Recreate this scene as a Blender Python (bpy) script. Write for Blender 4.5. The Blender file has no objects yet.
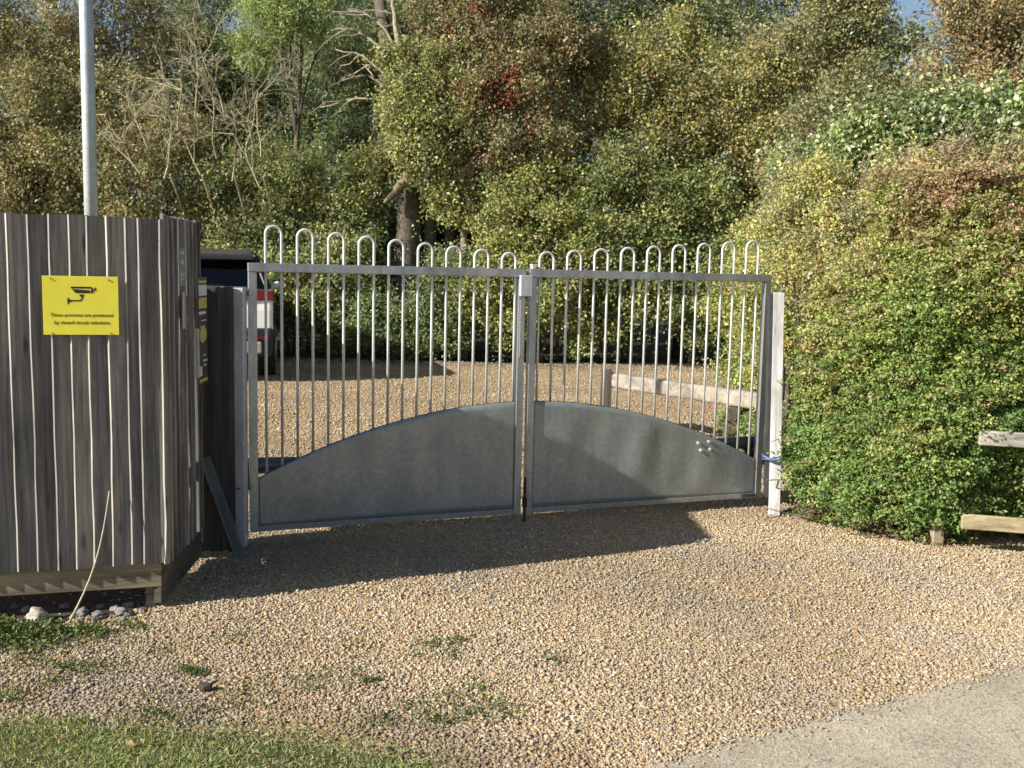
import bpy, math, random
import numpy as np

random.seed(7)
RNG = np.random.default_rng(11)
SC = bpy.context.scene
COL = SC.collection
PI = math.pi

# ------------------------------------------------------------------ tags
def tag(o, label=None, cat=None, group=None, kind=None):
    if label: o['label'] = label
    if cat: o['category'] = cat
    if group: o['group'] = group
    if kind: o['kind'] = kind
    return o

def empty(name, loc=(0, 0, 0), rz=0.0):
    o = bpy.data.objects.new(name, None)
    COL.objects.link(o)
    o.location = loc
    o.rotation_euler = (0, 0, rz)
    o.empty_display_size = 0.1
    return o

# ------------------------------------------------------------------ mesh builder
def V(*a): return np.array(a, float)
def unit(v): return v / np.linalg.norm(v)

class MB:
    def __init__(self): self.v = []; self.f = []
    def add(self, vs, fs):
        b = len(self.v)
        self.v += [tuple(map(float, p)) for p in vs]
        self.f += [tuple(i + b for i in q) for q in fs]
        return self
    def box(self, x0, x1, y0, y1, z0, z1):
        return self.hexa([(x0, y0, z0), (x1, y0, z0), (x1, y1, z0), (x0, y1, z0),
                          (x0, y0, z1), (x1, y0, z1), (x1, y1, z1), (x0, y1, z1)])
    def hexa(self, p):
        return self.add(p, [(0, 3, 2, 1), (4, 5, 6, 7), (0, 1, 5, 4), (1, 2, 6, 5), (2, 3, 7, 6), (3, 0, 4, 7)])
    def obox(self, o, u, v, w):
        o, u, v, w = map(lambda a: np.array(a, float), (o, u, v, w))
        return self.hexa([o, o + u, o + u + v, o + v, o + w, o + u + w, o + u + v + w, o + v + w])
    def prism(self, pts, w):
        w = np.array(w, float); n = len(pts)
        P = [np.array(p, float) for p in pts]
        vs = P + [p + w for p in P]
        fs = [tuple(range(n - 1, -1, -1)), tuple(range(n, 2 * n))]
        fs += [(i, (i + 1) % n, n + (i + 1) % n, n + i) for i in range(n)]
        return self.add(vs, fs)
    def tube(self, pts, radii, seg=8, cap=True, rough=0.0, rng=None):
        P = [np.array(p, float) for p in pts]
        if not hasattr(radii, '__len__'): radii = [radii] * len(P)
        vs = []; fs = []
        n = len(P); a = None
        for i in range(n):
            t = unit(P[min(i + 1, n - 1)] - P[max(i - 1, 0)] + 1e-9)
            if a is None:
                a = np.cross(t, V(0, 0, 1) if abs(t[2]) < .9 else V(1, 0, 0))
            a = unit(a - t * (a @ t)); b = np.cross(t, a)
            for k in range(seg):
                th = 2 * PI * k / seg
                r = radii[i]
                if rough: r *= 1 + (rng or random).uniform(-rough, rough)
                vs.append(P[i] + (a * math.cos(th) + b * math.sin(th)) * r)
        for i in range(n - 1):
            for k in range(seg):
                k2 = (k + 1) % seg
                fs.append((i * seg + k, i * seg + k2, (i + 1) * seg + k2, (i + 1) * seg + k))
        if cap:
            fs.append(tuple(range(seg - 1, -1, -1)))
            fs.append(tuple((n - 1) * seg + k for k in range(seg)))
        return self.add(vs, fs)
    def build(self, name, mat, parent=None, smooth=False, bevel=0.0, segs=2):
        me = bpy.data.meshes.new(name)
        me.from_pydata(self.v, [], self.f)
        me.materials.append(mat)
        if smooth: me.polygons.foreach_set('use_smooth', [True] * len(me.polygons))
        me.update()
        o = bpy.data.objects.new(name, me)
        COL.objects.link(o)
        if parent: o.parent = parent
        if bevel:
            m = o.modifiers.new('Bevel', 'BEVEL'); m.width = bevel; m.segments = segs
            m.limit_method = 'ANGLE'; m.angle_limit = math.radians(40)
        return o

def raw_mesh(name, verts, faces, k, mat, parent=None, col=None, smooth=False):
    """verts (N,3), faces (M,k) as numpy arrays -> one mesh object, col per vertex"""
    me = bpy.data.meshes.new(name)
    me.vertices.add(len(verts)); me.vertices.foreach_set('co', np.ascontiguousarray(verts, np.float32).ravel())
    me.loops.add(len(faces) * k); me.loops.foreach_set('vertex_index', np.ascontiguousarray(faces, np.int32).ravel())
    me.polygons.add(len(faces)); me.polygons.foreach_set('loop_start', np.arange(0, len(faces) * k, k, dtype=np.int32))
    if smooth: me.polygons.foreach_set('use_smooth', np.ones(len(faces), bool))
    me.update(calc_edges=True)
    if col is not None:
        at = me.attributes.new('tint', 'FLOAT_COLOR', 'POINT')
        c = np.ones((len(verts), 4), np.float32); c[:, :3] = col
        at.data.foreach_set('color', c.ravel())
    me.materials.append(mat)
    o = bpy.data.objects.new(name, me); COL.objects.link(o)
    if parent: o.parent = parent
    return o

# ------------------------------------------------------------------ materials
def new_mat(name):
    m = bpy.data.materials.new(name); m.use_nodes = True
    nt = m.node_tree; nt.nodes.clear()
    out = nt.nodes.new('ShaderNodeOutputMaterial')
    return m, nt, out
def nd(nt, t, **kw):
    n = nt.nodes.new(t)
    for k, v in kw.items():
        if k in n.inputs: n.inputs[k].default_value = v
        else: setattr(n, k, v)
    return n
def ramp(nt, stops, interp='LINEAR'):
    r = nt.nodes.new('ShaderNodeValToRGB'); r.color_ramp.interpolation = interp
    el = r.color_ramp.elements
    while len(el) < len(stops): el.new(0.5)
    for e, (p, c) in zip(el, stops):
        e.position = p; e.color = (*c, 1) if len(c) == 3 else c
    return r
def coords(nt, scale=(1, 1, 1), rot=(0, 0, 0)):
    t = nt.nodes.new('ShaderNodeTexCoord'); m = nt.nodes.new('ShaderNodeMapping')
    m.inputs['Scale'].default_value = scale; m.inputs['Rotation'].default_value = rot
    nt.links.new(t.outputs['Object'], m.inputs['Vector'])
    return m.outputs['Vector']
def noise(nt, vec, scale, detail=4, rough=.6, dist=0.0):
    n = nd(nt, 'ShaderNodeTexNoise', Scale=scale, Detail=detail, Roughness=rough, Distortion=dist)
    nt.links.new(vec, n.inputs['Vector']); return n.outputs['Fac']
def mixc(nt, fac, a, b, mode='MIX'):
    m = nt.nodes.new('ShaderNodeMix'); m.data_type = 'RGBA'; m.blend_type = mode
    for sock, val in ((m.inputs[0], fac), (m.inputs[6], a), (m.inputs[7], b)):
        if hasattr(val, 'is_linked'): nt.links.new(val, sock)
        else: sock.default_value = val if not hasattr(val, '__len__') else ((*val, 1) if len(val) == 3 else val)
    return m.outputs[2]
def bump(nt, h, strength=.3, dist=.01):
    b = nd(nt, 'ShaderNodeBump', Strength=strength, Distance=dist)
    nt.links.new(h, b.inputs['Height']); return b.outputs['Normal']

def simple(name, base, rough=.6, metal=0.0, var=.25, scale=8, bumpk=0.0, spec=.5):
    m, nt, out = new_mat(name)
    p = nd(nt, 'ShaderNodeBsdfPrincipled', Roughness=rough, Metallic=metal)
    p.inputs['Specular IOR Level'].default_value = spec
    v = coords(nt); n = noise(nt, v, scale)
    dark = tuple(c * (1 - var) for c in base); lite = tuple(min(1, c * (1 + var)) for c in base)
    r = ramp(nt, [(.3, dark), (.7, lite)]); nt.links.new(n, r.inputs[0])
    nt.links.new(r.outputs[0], p.inputs['Base Color'])
    if bumpk:
        nt.links.new(bump(nt, noise(nt, v, scale * 6), bumpk, .003), p.inputs['Normal'])
    nt.links.new(p.outputs[0], out.inputs[0]); return m

def wood(name, dark, mid, lite, along='Z', stain=(.05, .05, .055), stain_amt=.35, sc=1.0):
    """weathered timber: grain streaks along one axis, knots, water stains"""
    m, nt, out = new_mat(name)
    p = nd(nt, 'ShaderNodeBsdfPrincipled', Roughness=.82)
    p.inputs['Specular IOR Level'].default_value = .25
    k = {'X': (1.2, 45, 45), 'Y': (45, 1.2, 45), 'Z': (45, 45, 1.2)}[along]
    k2 = {'X': (.8, 9, 9), 'Y': (9, .8, 9), 'Z': (9, 9, .8)}[along]
    v1 = coords(nt, tuple(a * sc for a in k)); v2 = coords(nt, tuple(a * sc for a in k2)); v3 = coords(nt)
    g = noise(nt, v1, 1.6, 6, .7, .6)
    r = ramp(nt, [(.32, dark), (.5, mid), (.70, lite)]); nt.links.new(g, r.inputs[0])
    b = noise(nt, v2, 1.0, 5, .65, .8)
    rb = ramp(nt, [(.38, (.60, .60, .62)), (.62, (1.22, 1.2, 1.18))]); nt.links.new(b, rb.inputs[0])
    c = mixc(nt, 1.0, r.outputs[0], rb.outputs[0], 'MULTIPLY')
    s = noise(nt, coords(nt, (5, 5, 2.2)), 1.3, 5, .6)
    rs = ramp(nt, [(.5, (0, 0, 0)), (.72, (stain_amt,) * 3)]); nt.links.new(s, rs.inputs[0])
    c = mixc(nt, rs.outputs[0], c, stain)
    vo = nd(nt, 'ShaderNodeTexVoronoi', Scale=1.0)
    kk = {'X': (2.2, 9, 9), 'Y': (9, 2.2, 9), 'Z': (9, 9, 2.2)}[along]
    nt.links.new(coords(nt, kk), vo.inputs['Vector'])
    rk = ramp(nt, [(.05, (.8,) * 3), (.13, (0, 0, 0))]); nt.links.new(vo.outputs['Distance'], rk.inputs[0])
    c = mixc(nt, rk.outputs[0], c, tuple(x * .4 for x in dark))
    ge = nt.nodes.new('ShaderNodeNewGeometry')
    ri = ramp(nt, [(0, (.74, .75, .78)), (.5, (1, 1, 1)), (1, (1.22, 1.19, 1.14))]); nt.links.new(ge.outputs['Random Per Island'], ri.inputs[0])
    c = mixc(nt, 1.0, c, ri.outputs[0], 'MULTIPLY')
    nt.links.new(c, p.inputs['Base Color'])
    nt.links.new(bump(nt, g, .5, .002), p.inputs['Normal'])
    nt.links.new(p.outputs[0], out.inputs[0]); return m

def galv(name, base=(.42, .44, .46), rough=.42, metal=.75, spangle=60, var=1.0):
    """hot dip galvanised steel: spangle, dull patches, drips"""
    m, nt, out = new_mat(name)
    p = nd(nt, 'ShaderNodeBsdfPrincipled', Metallic=metal)
    v = coords(nt)
    vo = nd(nt, 'ShaderNodeTexVoronoi', Scale=spangle); nt.links.new(v, vo.inputs['Vector'])
    rv = ramp(nt, [(0, tuple(c * .86 for c in base)), (1, tuple(c * 1.1 for c in base))])
    nt.links.new(vo.outputs['Color'], rv.inputs[0])
    n = noise(nt, coords(nt, (6, 6, 1.6)), 1.4, 6, .65)
    rn = ramp(nt, [(.32, (1 - .32 * var, 1 - .31 * var, 1 - .30 * var)), (.66, (1 + .12 * var, 1 + .12 * var, 1 + .1 * var))]); nt.links.new(n, rn.inputs[0])
    c = mixc(nt, 1.0, rv.outputs[0], rn.outputs[0], 'MULTIPLY')
    nt.links.new(c, p.inputs['Base Color'])
    rr = ramp(nt, [(.3, (rough + .12,) * 3), (.7, (rough - .06,) * 3)]); nt.links.new(n, rr.inputs[0])
    nt.links.new(rr.outputs[0], p.inputs['Roughness'])
    nt.links.new(p.outputs[0], out.inputs[0]); return m

def leaf_mat(name, rough=.5, trans=.3, spec=.35):
    m, nt, out = new_mat(name)
    a = nd(nt, 'ShaderNodeAttribute', attribute_name='tint')
    p = nd(nt, 'ShaderNodeBsdfPrincipled', Roughness=rough)
    p.inputs['Specular IOR Level'].default_value = spec
    t = nt.nodes.new('ShaderNodeBsdfTranslucent'); mx = nt.nodes.new('ShaderNodeMixShader')
    mx.inputs[0].default_value = trans
    nt.links.new(a.outputs['Color'], p.inputs['Base Color'])
    warm = mixc(nt, 1.0, a.outputs['Color'], (1.15, 1.2, .7), 'MULTIPLY')
    nt.links.new(warm, t.inputs['Color'])
    nt.links.new(p.outputs[0], mx.inputs[1]); nt.links.new(t.outputs[0], mx.inputs[2])
    nt.links.new(mx.outputs[0], out.inputs[0]); return m

def tint_mat(name, rough=.75, spec=.3, bumpk=0):
    m, nt, out = new_mat(name)
    a = nd(nt, 'ShaderNodeAttribute', attribute_name='tint')
    p = nd(nt, 'ShaderNodeBsdfPrincipled', Roughness=rough)
    p.inputs['Specular IOR Level'].default_value = spec
    n = noise(nt, coords(nt), 160, 3)
    r = ramp(nt, [(.3, (.8, .8, .8)), (.7, (1.15, 1.15, 1.15))]); nt.links.new(n, r.inputs[0])
    nt.links.new(mixc(nt, 1.0, a.outputs['Color'], r.outputs[0], 'MULTIPLY'), p.inputs['Base Color'])
    nt.links.new(p.outputs[0], out.inputs[0]); return m

def ground_mat():
    m, nt, out = new_mat('gravel_bed')
    p = nd(nt, 'ShaderNodeBsdfPrincipled', Roughness=.9); p.inputs['Specular IOR Level'].default_value = .2
    v = coords(nt)
    vo = nd(nt, 'ShaderNodeTexVoronoi', Scale=48); nt.links.new(v, vo.inputs['Vector'])
    r = ramp(nt, [(0, (.13, .095, .06)), (.25, (.30, .215, .12)), (.5, (.40, .295, .17)), (.75, (.34, .22, .11)), (1, (.46, .37, .25))])
    nt.links.new(vo.outputs['Color'], r.inputs[0])
    big = noise(nt, v, .9, 5, .6)
    rb = ramp(nt, [(.35, (.82, .80, .78)), (.65, (1.1, 1.08, 1.04))]); nt.links.new(big, rb.inputs[0])
    c = mixc(nt, 1.0, r.outputs[0], rb.outputs[0], 'MULTIPLY')
    # earth beyond the gravelled area
    sx = nt.nodes.new('ShaderNodeSeparateXYZ'); nt.links.new(v, sx.inputs[0])
    e = nd(nt, 'ShaderNodeMapRange'); e.inputs[1].default_value = 16.7; e.inputs[2].default_value = 17.6
    wob = nd(nt, 'ShaderNodeMath', operation='ADD'); nt.links.new(sx.outputs['Y'], wob.inputs[0]); nt.links.new(big, wob.inputs[1])
    nt.links.new(wob.outputs[0], e.inputs[0])
    c = mixc(nt, e.outputs[0], c, (.05, .042, .028))
    nt.links.new(c, p.inputs['Base Color'])
    nt.links.new(bump(nt, vo.outputs['Distance'], .9, .012), p.inputs['Normal'])
    nt.links.new(p.outputs[0], out.inputs[0]); return m

def pavement_mat():
    m, nt, out = new_mat('worn_tarmac')
    p = nd(nt, 'ShaderNodeBsdfPrincipled', Roughness=.85); p.inputs['Specular IOR Level'].default_value = .3
    v = coords(nt)
    vo = nd(nt, 'ShaderNodeTexVoronoi', Scale=120); nt.links.new(v, vo.inputs['Vector'])
    r = ramp(nt, [(0, (.14, .115, .085)), (.22, (.31, .27, .20)), (.5, (.39, .345, .265)), (.8, (.45, .40, .31)), (1, (.58, .53, .43))])
    nt.links.new(vo.outputs['Color'], r.inputs[0])
    n = noise(nt, v, 2.2, 6, .65)
    rn = ramp(nt, [(.3, (.76, .75, .73)), (.7, (1.12, 1.11, 1.09))]); nt.links.new(n, rn.inputs[0])
    nt.links.new(mixc(nt, 1.0, r.outputs[0], rn.outputs[0], 'MULTIPLY'), p.inputs['Base Color'])
    nt.links.new(bump(nt, vo.outputs['Distance'], .5, .004), p.inputs['Normal'])
    nt.links.new(p.outputs[0], out.inputs[0]); return m

def glass_mat(name):
    m, nt, out = new_mat(name)
    t = nt.nodes.new('ShaderNodeBsdfTransparent'); t.inputs[0].default_value = (.45, .48, .46, 1)
    g = nd(nt, 'ShaderNodeBsdfGlossy', Roughness=.04); g.inputs[0].default_value = (.9, .93, .95, 1)
    mx = nt.nodes.new('ShaderNodeMixShader'); f = nd(nt, 'ShaderNodeFresnel', IOR=1.45)
    nt.links.new(f.outputs[0], mx.inputs[0]); nt.links.new(t.outputs[0], mx.inputs[1]); nt.links.new(g.outputs[0], mx.inputs[2])
    nt.links.new(mx.outputs[0], out.inputs[0]); return m

M = dict(
    board=wood('weathered_board', (.13, .123, .114), (.25, .236, .219), (.39, .37, .345)),
    lit_edge=wood('sunlit_board_edge', (.30, .28, .25), (.42, .40, .36), (.54, .52, .47), stain_amt=.35),  # edges coloured paler than the board faces, sunlight put into the colour
    rail=wood('treated_rail', (.20, .165, .11), (.32, .27, .18), (.44, .375, .26), along='X', stain_amt=.2),
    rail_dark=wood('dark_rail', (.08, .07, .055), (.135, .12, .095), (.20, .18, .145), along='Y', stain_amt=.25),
    dark_edge=simple('cut_sheet_edge', (.075, .08, .08), .7),
    print=simple('olive_print', (.12, .105, .012), .5),
    galv_lean=galv('grey_steel_angle', (.20, .23, .24), .45, .6),
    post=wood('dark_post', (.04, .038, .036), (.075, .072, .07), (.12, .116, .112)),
    pale_post=wood('pale_post', (.50, .50, .48), (.66, .66, .64), (.76, .76, .74), stain=(.24, .23, .18), stain_amt=.8),
    rail_grey=wood('grey_rail', (.24, .22, .19), (.38, .35, .30), (.50, .47, .41), along='X', stain_amt=.2),
    rail_new=wood('yellow_rail', (.27, .22, .12), (.42, .35, .20), (.52, .45, .28), along='X', stain_amt=.15),
    log=wood('bleached_log', (.22, .195, .155), (.33, .295, .24), (.43, .39, .33), along='X', stain=(.2, .15, .1), stain_amt=.3),
    logpost=wood('brown_post', (.06, .05, .04), (.12, .10, .08), (.18, .15, .12)),
    galv=galv('galvanised_steel'),
    galv_bar=galv('galvanised_bar', (.70, .72, .71), .45, .3, 90),
    galv_panel=galv('galvanised_sheet', (.315, .335, .33), .36, .36, 45, .5),
    galv_post=galv('galvanised_post', (.56, .58, .62), .5, .35, 70),
    pole=galv('pole_zinc', (.50, .57, .60), .45, .35, 40),
    dull=simple('dull_steel', (.10, .11, .12), .45, .7, .2),
    blackplastic=simple('black_plastic', (.018, .018, .02), .45),
    yellow=simple('yellow_sign_plastic', (.78, .71, .06), .42, 0, .07, 7),
    black=simple('black_print', (.012, .012, .010), .5),
    green_black=simple('faded_print', (.13, .12, .02), .5),
    screw=simple('screw_steel', (.35, .34, .25), .4, .7),
    bluesign=simple('blue_grey_plate', (.16, .20, .27), .5, 0, .3, 9),
    pale=simple('pale_plate', (.45, .44, .43), .5, 0, .2, 20),
    poster=simple('dark_poster', (.03, .033, .035), .45, 0, .3, 20),
    whiteprint=simple('white_print', (.62, .63, .60), .5, 0, .15, 30),
    yellowprint=simple('yellow_print', (.50, .44, .10), .5, 0, .2, 20),
    bark=simple('bark', (.10, .088, .07), .9, 0, .45, 14, .6, .2),
    bark_mid=simple('broken_wood', (.20, .165, .12), .9, 0, .4, 18, .6, .2),
    bark_pale=simple('pale_bark', (.30, .26, .20), .9, 0, .35, 12, .5, .2),
    twig=simple('twig', (.25, .21, .155), .9, 0, .3, 20, 0, .2),
    twig_pale=simple('pale_twig', (.37, .335, .22), .9, 0, .3, 20, 0, .2),
    leaf=leaf_mat('leaf', .45, .34),
    leaf_gloss=leaf_mat('glossy_leaf', .38, .34, .45),
    stone=tint_mat('pebble', .7),
    grass=leaf_mat('grass_blade', .55, .3, .25),
    ground=ground_mat(), pavement=pavement_mat(),
    earth=simple('dark_earth', (.055, .046, .036), .95, 0, .4, 14, .6, .1),
    soil=simple('lawn_soil', (.075, .07, .035), .95, 0, .4, 12, .5, .1),
    rock=simple('limestone', (.42, .38, .31), .9, 0, .35, 30, .7, .2),
    rock_grey=simple('grey_stone', (.20, .19, .185), .9, 0, .4, 30, .7, .2),
    rock_dark=simple('dark_stone', (.045, .043, .042), .85, 0, .4, 30, .7, .2),
    blue=simple('blue_tape', (.08, .13, .26), .6),
    stalk=simple('dry_stalk', (.50, .45, .33), .8, 0, .2, 30),
    carwhite=simple('white_car_paint', (.78, .79, .78), .22, 0, .02, 3),
    carblack=simple('black_trim', (.014, .015, .017), .4),
    carroof=simple('dark_car_roof', (.06, .055, .05), .35),
    cargrey=simple('silver_trim', (.34, .32, .29), .4),
    red=simple('red_lamp', (.15, .010, .012), .2),
    tyre=simple('tyre_rubber', (.02, .02, .02), .8),
    rim=simple('alloy', (.35, .35, .36), .35, .8),
    seat=simple('car_seat', (.02, .022, .026), .7),
    glass=glass_mat('tinted_glass'),
)

# ------------------------------------------------------------------ camera, light, world
CAM_H = 1.57
cd = bpy.data.cameras.new('camera'); cam = bpy.data.objects.new('camera', cd); COL.objects.link(cam)
pt, rl = math.atan(112 / 1000), .0218
F = V(0, math.cos(pt), -math.sin(pt)); R0 = V(1, 0, 0); U0 = V(0, math.sin(pt), math.cos(pt))
R_ = R0 * math.cos(rl) + U0 * math.sin(rl); U_ = U0 * math.cos(rl) - R0 * math.sin(rl)
from mathutils import Matrix
cam.matrix_world = Matrix(((R_[0], U_[0], -F[0], 0), (R_[1], U_[1], -F[1], 0), (R_[2], U_[2], -F[2], CAM_H), (0, 0, 0, 1)))
cd.sensor_width = 36; cd.lens = 1000 / 1024 * 36; cd.clip_start = .05; cd.clip_end = 2000
cd.dof.use_dof = True; cd.dof.focus_distance = 5.4; cd.dof.aperture_fstop = 5.6
SC.camera = cam

SUN_AZ, SUN_EL = math.radians(27.0), math.radians(29.7)      # light travels toward (cos az, sin az)
sv = V(-math.cos(SUN_EL) * math.cos(SUN_AZ), -math.cos(SUN_EL) * math.sin(SUN_AZ), math.sin(SUN_EL))
sl = bpy.data.lights.new('sun', 'SUN'); sun = bpy.data.objects.new('sun', sl); COL.objects.link(sun)
sl.energy = 5.0; sl.angle = math.radians(.53); sl.color = (1.0, .945, .85)
from mathutils import Vector
sun.rotation_euler = Vector(tuple(sv)).to_track_quat('Z', 'Y').to_euler()
sun.location = tuple(sv * 30)
w = bpy.data.worlds.new('World'); SC.world = w; w.use_nodes = True
nt = w.node_tree; bg = nt.nodes['Background']
sky = nt.nodes.new('ShaderNodeTexSky'); sky.sky_type = 'NISHITA'; sky.sun_disc = False
sky.sun_elevation = SUN_EL; sky.sun_rotation = math.atan2(sv[0], sv[1])
sky.altitude = 50; sky.air_density = 1.0; sky.dust_density = 1.2
nt.links.new(sky.outputs[0], bg.inputs[0]); bg.inputs[1].default_value = .068
SC.view_settings.view_transform = 'Standard'; SC.view_settings.look = 'None'
SC.view_settings.exposure = .86; SC.view_settings.gamma = 1
c = SC.cycles
c.max_bounces = 8; c.diffuse_bounces = 5; c.glossy_bounces = 3; c.transmission_bounces = 4; c.transparent_max_bounces = 8
c.use_denoising = True
try: c.denoiser = 'OPENIMAGEDENOISE'
except Exception: pass
c.use_adaptive_sampling = True; c.adaptive_threshold = .02
c.caustics_reflective = False; c.caustics_refractive = False

# ------------------------------------------------------------------ ground
def gh(x, y):
    return (.007 * np.sin(1.9 * x + .6 * y) + .006 * np.sin(2.7 * y - 1.1 * x + 1) + .004 * np.sin(5.3 * x + 2.1) * np.sin(4.7 * y))
xs = np.concatenate([[-600, -200, -80, -40, -22], np.arange(-12, 12.01, .15), [22, 40, 80, 200, 600]])
ys = np.concatenate([[-600, -200, -60, -20, -8], np.arange(-2, 22.01, .15), [40, 80, 200, 700]])
gx, gy = np.meshgrid(xs, ys)
near = np.clip((14 - np.abs(gx)) / 3, 0, 1) * np.clip((24 - np.abs(gy)) / 3, 0, 1)
gz_ = gh(gx, gy) * near
nx, ny = len(xs), len(ys)
ii = np.arange(nx - 1)[None, :] + nx * np.arange(ny - 1)[:, None]
fs = np.stack([ii, ii + 1, ii + nx + 1, ii + nx], -1).reshape(-1, 4)
tag(raw_mesh('ground', np.stack([gx, gy, gz_], -1).reshape(-1, 3), fs, 4, M['ground'], smooth=True), 'gravelled ground of the drive and yard beyond the gate', 'ground', kind='structure')

E0, ED = V(.485, 3.05), unit(V(1.642, .906)); EN = V(ED[1], -ED[0])      # pavement edge
pv = MB()
a = E0 - ED * 3.2; b = E0 + ED * 14
def q3(p, z): return (p[0], p[1], z)
n = 110
edge = [a + (b - a) * i / n + EN * (-.005 * math.sin(i * 1.7) - .004 * math.sin(i * .63) + .006 * math.sin(i * 2.9 + 1)) for i in range(n + 1)]
outer = [b + EN * 9, a + EN * 9]
pv.prism([q3(p, -.05) for p in (edge + outer)][::-1], (0, 0, .074))
tag(pv.build('pavement', M['pavement'], bevel=.012), 'pale worn tarmac surface of the road edge', 'pavement', kind='structure')

LE = np.array([(-6, 2.95), (-3.4, 3.17), (-1.73, 3.28), (-1.26, 3.30), (-.69, 3.225), (-.3, 3.12), (-.06, 3.0), (.06, 2.86)])
def lawn_y(x): return np.interp(x, LE[:, 0], LE[:, 1])
lp = [(p[0], p[1] - .08, .012) for p in LE] + [(-.12, 2.70, .012), (-2.2, 1.5, .012), (-6, 1.4, .012)]
lw = MB(); lw.prism([(p[0], p[1], -.03) for p in lp][::-1], (0, 0, .042))
tag(lw.build('lawn', M['soil']), 'patch of short lawn beside the gravel', 'lawn', kind='structure')

# ------------------------------------------------------------------ gravel stones (uncountable: one object)
def ico():
    t = (1 + 5 ** .5) / 2
    v = np.array([(-1, t, 0), (1, t, 0), (-1, -t, 0), (1, -t, 0), (0, -1, t), (0, 1, t), (0, -1, -t), (0, 1, -t), (t, 0, -1), (t, 0, 1), (-t, 0, -1), (-t, 0, 1)], float)
    v /= np.linalg.norm(v[0])
    f = np.array([(0, 11, 5), (0, 5, 1), (0, 1, 7), (0, 7, 10), (0, 10, 11), (1, 5, 9), (5, 11, 4), (11, 10, 2), (10, 7, 6), (7, 1, 8), (3, 9, 4), (3, 4, 2), (3, 2, 6), (3, 6, 8), (3, 8, 9), (4, 9, 5), (2, 4, 11), (6, 2, 10), (8, 6, 7), (9, 8, 1)])
    return v, f
def octa():
    v = np.array([(1, 0, 0), (-1, 0, 0), (0, 1, 0), (0, -1, 0), (0, 0, 1), (0, 0, -1)], float)
    f = np.array([(0, 2, 4), (2, 1, 4), (1, 3, 4), (3, 0, 4), (2, 0, 5), (1, 2, 5), (3, 1, 5), (0, 3, 5)])
    return v, f
SPAL = np.array([(.44, .345, .22), (.42, .315, .19), (.48, .41, .30), (.38, .265, .155), (.50, .45, .37), (.33, .265, .20), (.25, .225, .205), (.45, .36, .24), (.37, .325, .28), (.38, .23, .12), (.56, .52, .46)])
SW = np.array([20, 14, 15, 9, 7, 8, 5, 17, 7, 4, 2], float); SW /= SW.sum()
def stones(x, y, size, shape, rng, zoff=0.0):
    vo, fo = shape; N = len(x); k = len(vo)
    jit = 1 + rng.uniform(-.28, .28, (N, k, 1))
    base = vo[None] * jit
    sc = np.stack([size * rng.uniform(.8, 1.25, N), size * rng.uniform(.55, .95, N), size * rng.uniform(.35, .7, N)], -1)
    base = base * sc[:, None, :]
    ax, az = rng.normal(0, .35, N), rng.uniform(0, 2 * PI, N)
    ca, sa = np.cos(ax)[:, None], np.sin(ax)[:, None]
    y1 = base[..., 1] * ca - base[..., 2] * sa; z1 = base[..., 1] * sa + base[..., 2] * ca
    cz, sz = np.cos(az)[:, None], np.sin(az)[:, None]
    x2 = base[..., 0] * cz - y1 * sz; y2 = base[..., 0] * sz + y1 * cz
    zz = gh(x, y) + size * .25 + rng.uniform(-.2, .9, N) * size * .5 + zoff
    P = np.stack([x2 + x[:, None], y2 + y[:, None], z1 + zz[:, None]], -1).reshape(-1, 3)
    Fc = (fo[None] + (np.arange(N) * k)[:, None, None]).reshape(-1, 3)
    pat = .5 + .5 * np.sin(1.3 * x + 2.2 * y + 1.5 * np.sin(.9 * x - 1.7 * y))
    ci = rng.choice(len(SPAL), N, p=SW)
    col = SPAL[ci] * rng.uniform(.8, 1.2, (N, 1)) * (.88 + .22 * pat[:, None])
    gr = np.clip(np.sin(2.3 * x - 1.1 * y + 2) * np.sin(1.7 * y + .8 * x) * np.sin(3.9 * x + 2.9 * y) * 2.2, 0, 1)[:, None] * .38
    col = col * (1 - gr) + gr * (col.mean(1, keepdims=True) * V(1.02, .96, .86)) * .92
    dirt = np.clip(1 - (y - lawn_y(x)) / .55, 0, 1) * (x < .3); dirt = (dirt * (.35 + .65 * pat))[:, None]
    col = col * (1 - dirt * V(.36, .42, .48)) * V(.93, .915, .87)
    return P, Fc, np.repeat(col, k, 0)
def keep_gravel(x, y, rng):
    ok = ((np.stack([x, y], -1) - E0) @ EN) < -.004 + np.abs(rng.normal(0, .012, len(x))) * (rng.random(len(x)) < .5)
    lawn = (y < lawn_y(x) - .05 + rng.normal(0, .055, len(x)) + .04 * np.sin(9 * x)) & (x < .1)
    ok &= ~lawn
    soil = (x < -1.62) & (y > 4.22 + .3 * (x + 1.6)) & (y < 5.2)
    ok &= ~(soil & (rng.random(len(x)) < .5))
    return ok
parts = []
def spill(nn, seed):
    rng = np.random.default_rng(seed)
    l = rng.uniform(-1.2, 3.2, nn); d = rng.exponential(.028, nn) + .002 + .25 * (rng.random(nn) < .03) * rng.random(nn)
    p = E0 + ED * l[:, None] + EN * d[:, None]
    P, Fc, Cc = stones(p[:, 0], p[:, 1], rng.uniform(.003, .0085, nn), octa(), rng)
    P[:, 2] += .024 - np.repeat(gh(p[:, 0], p[:, 1]), 6)
    parts.append((P, Fc, Cc))
spill(1300, 9)
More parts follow.
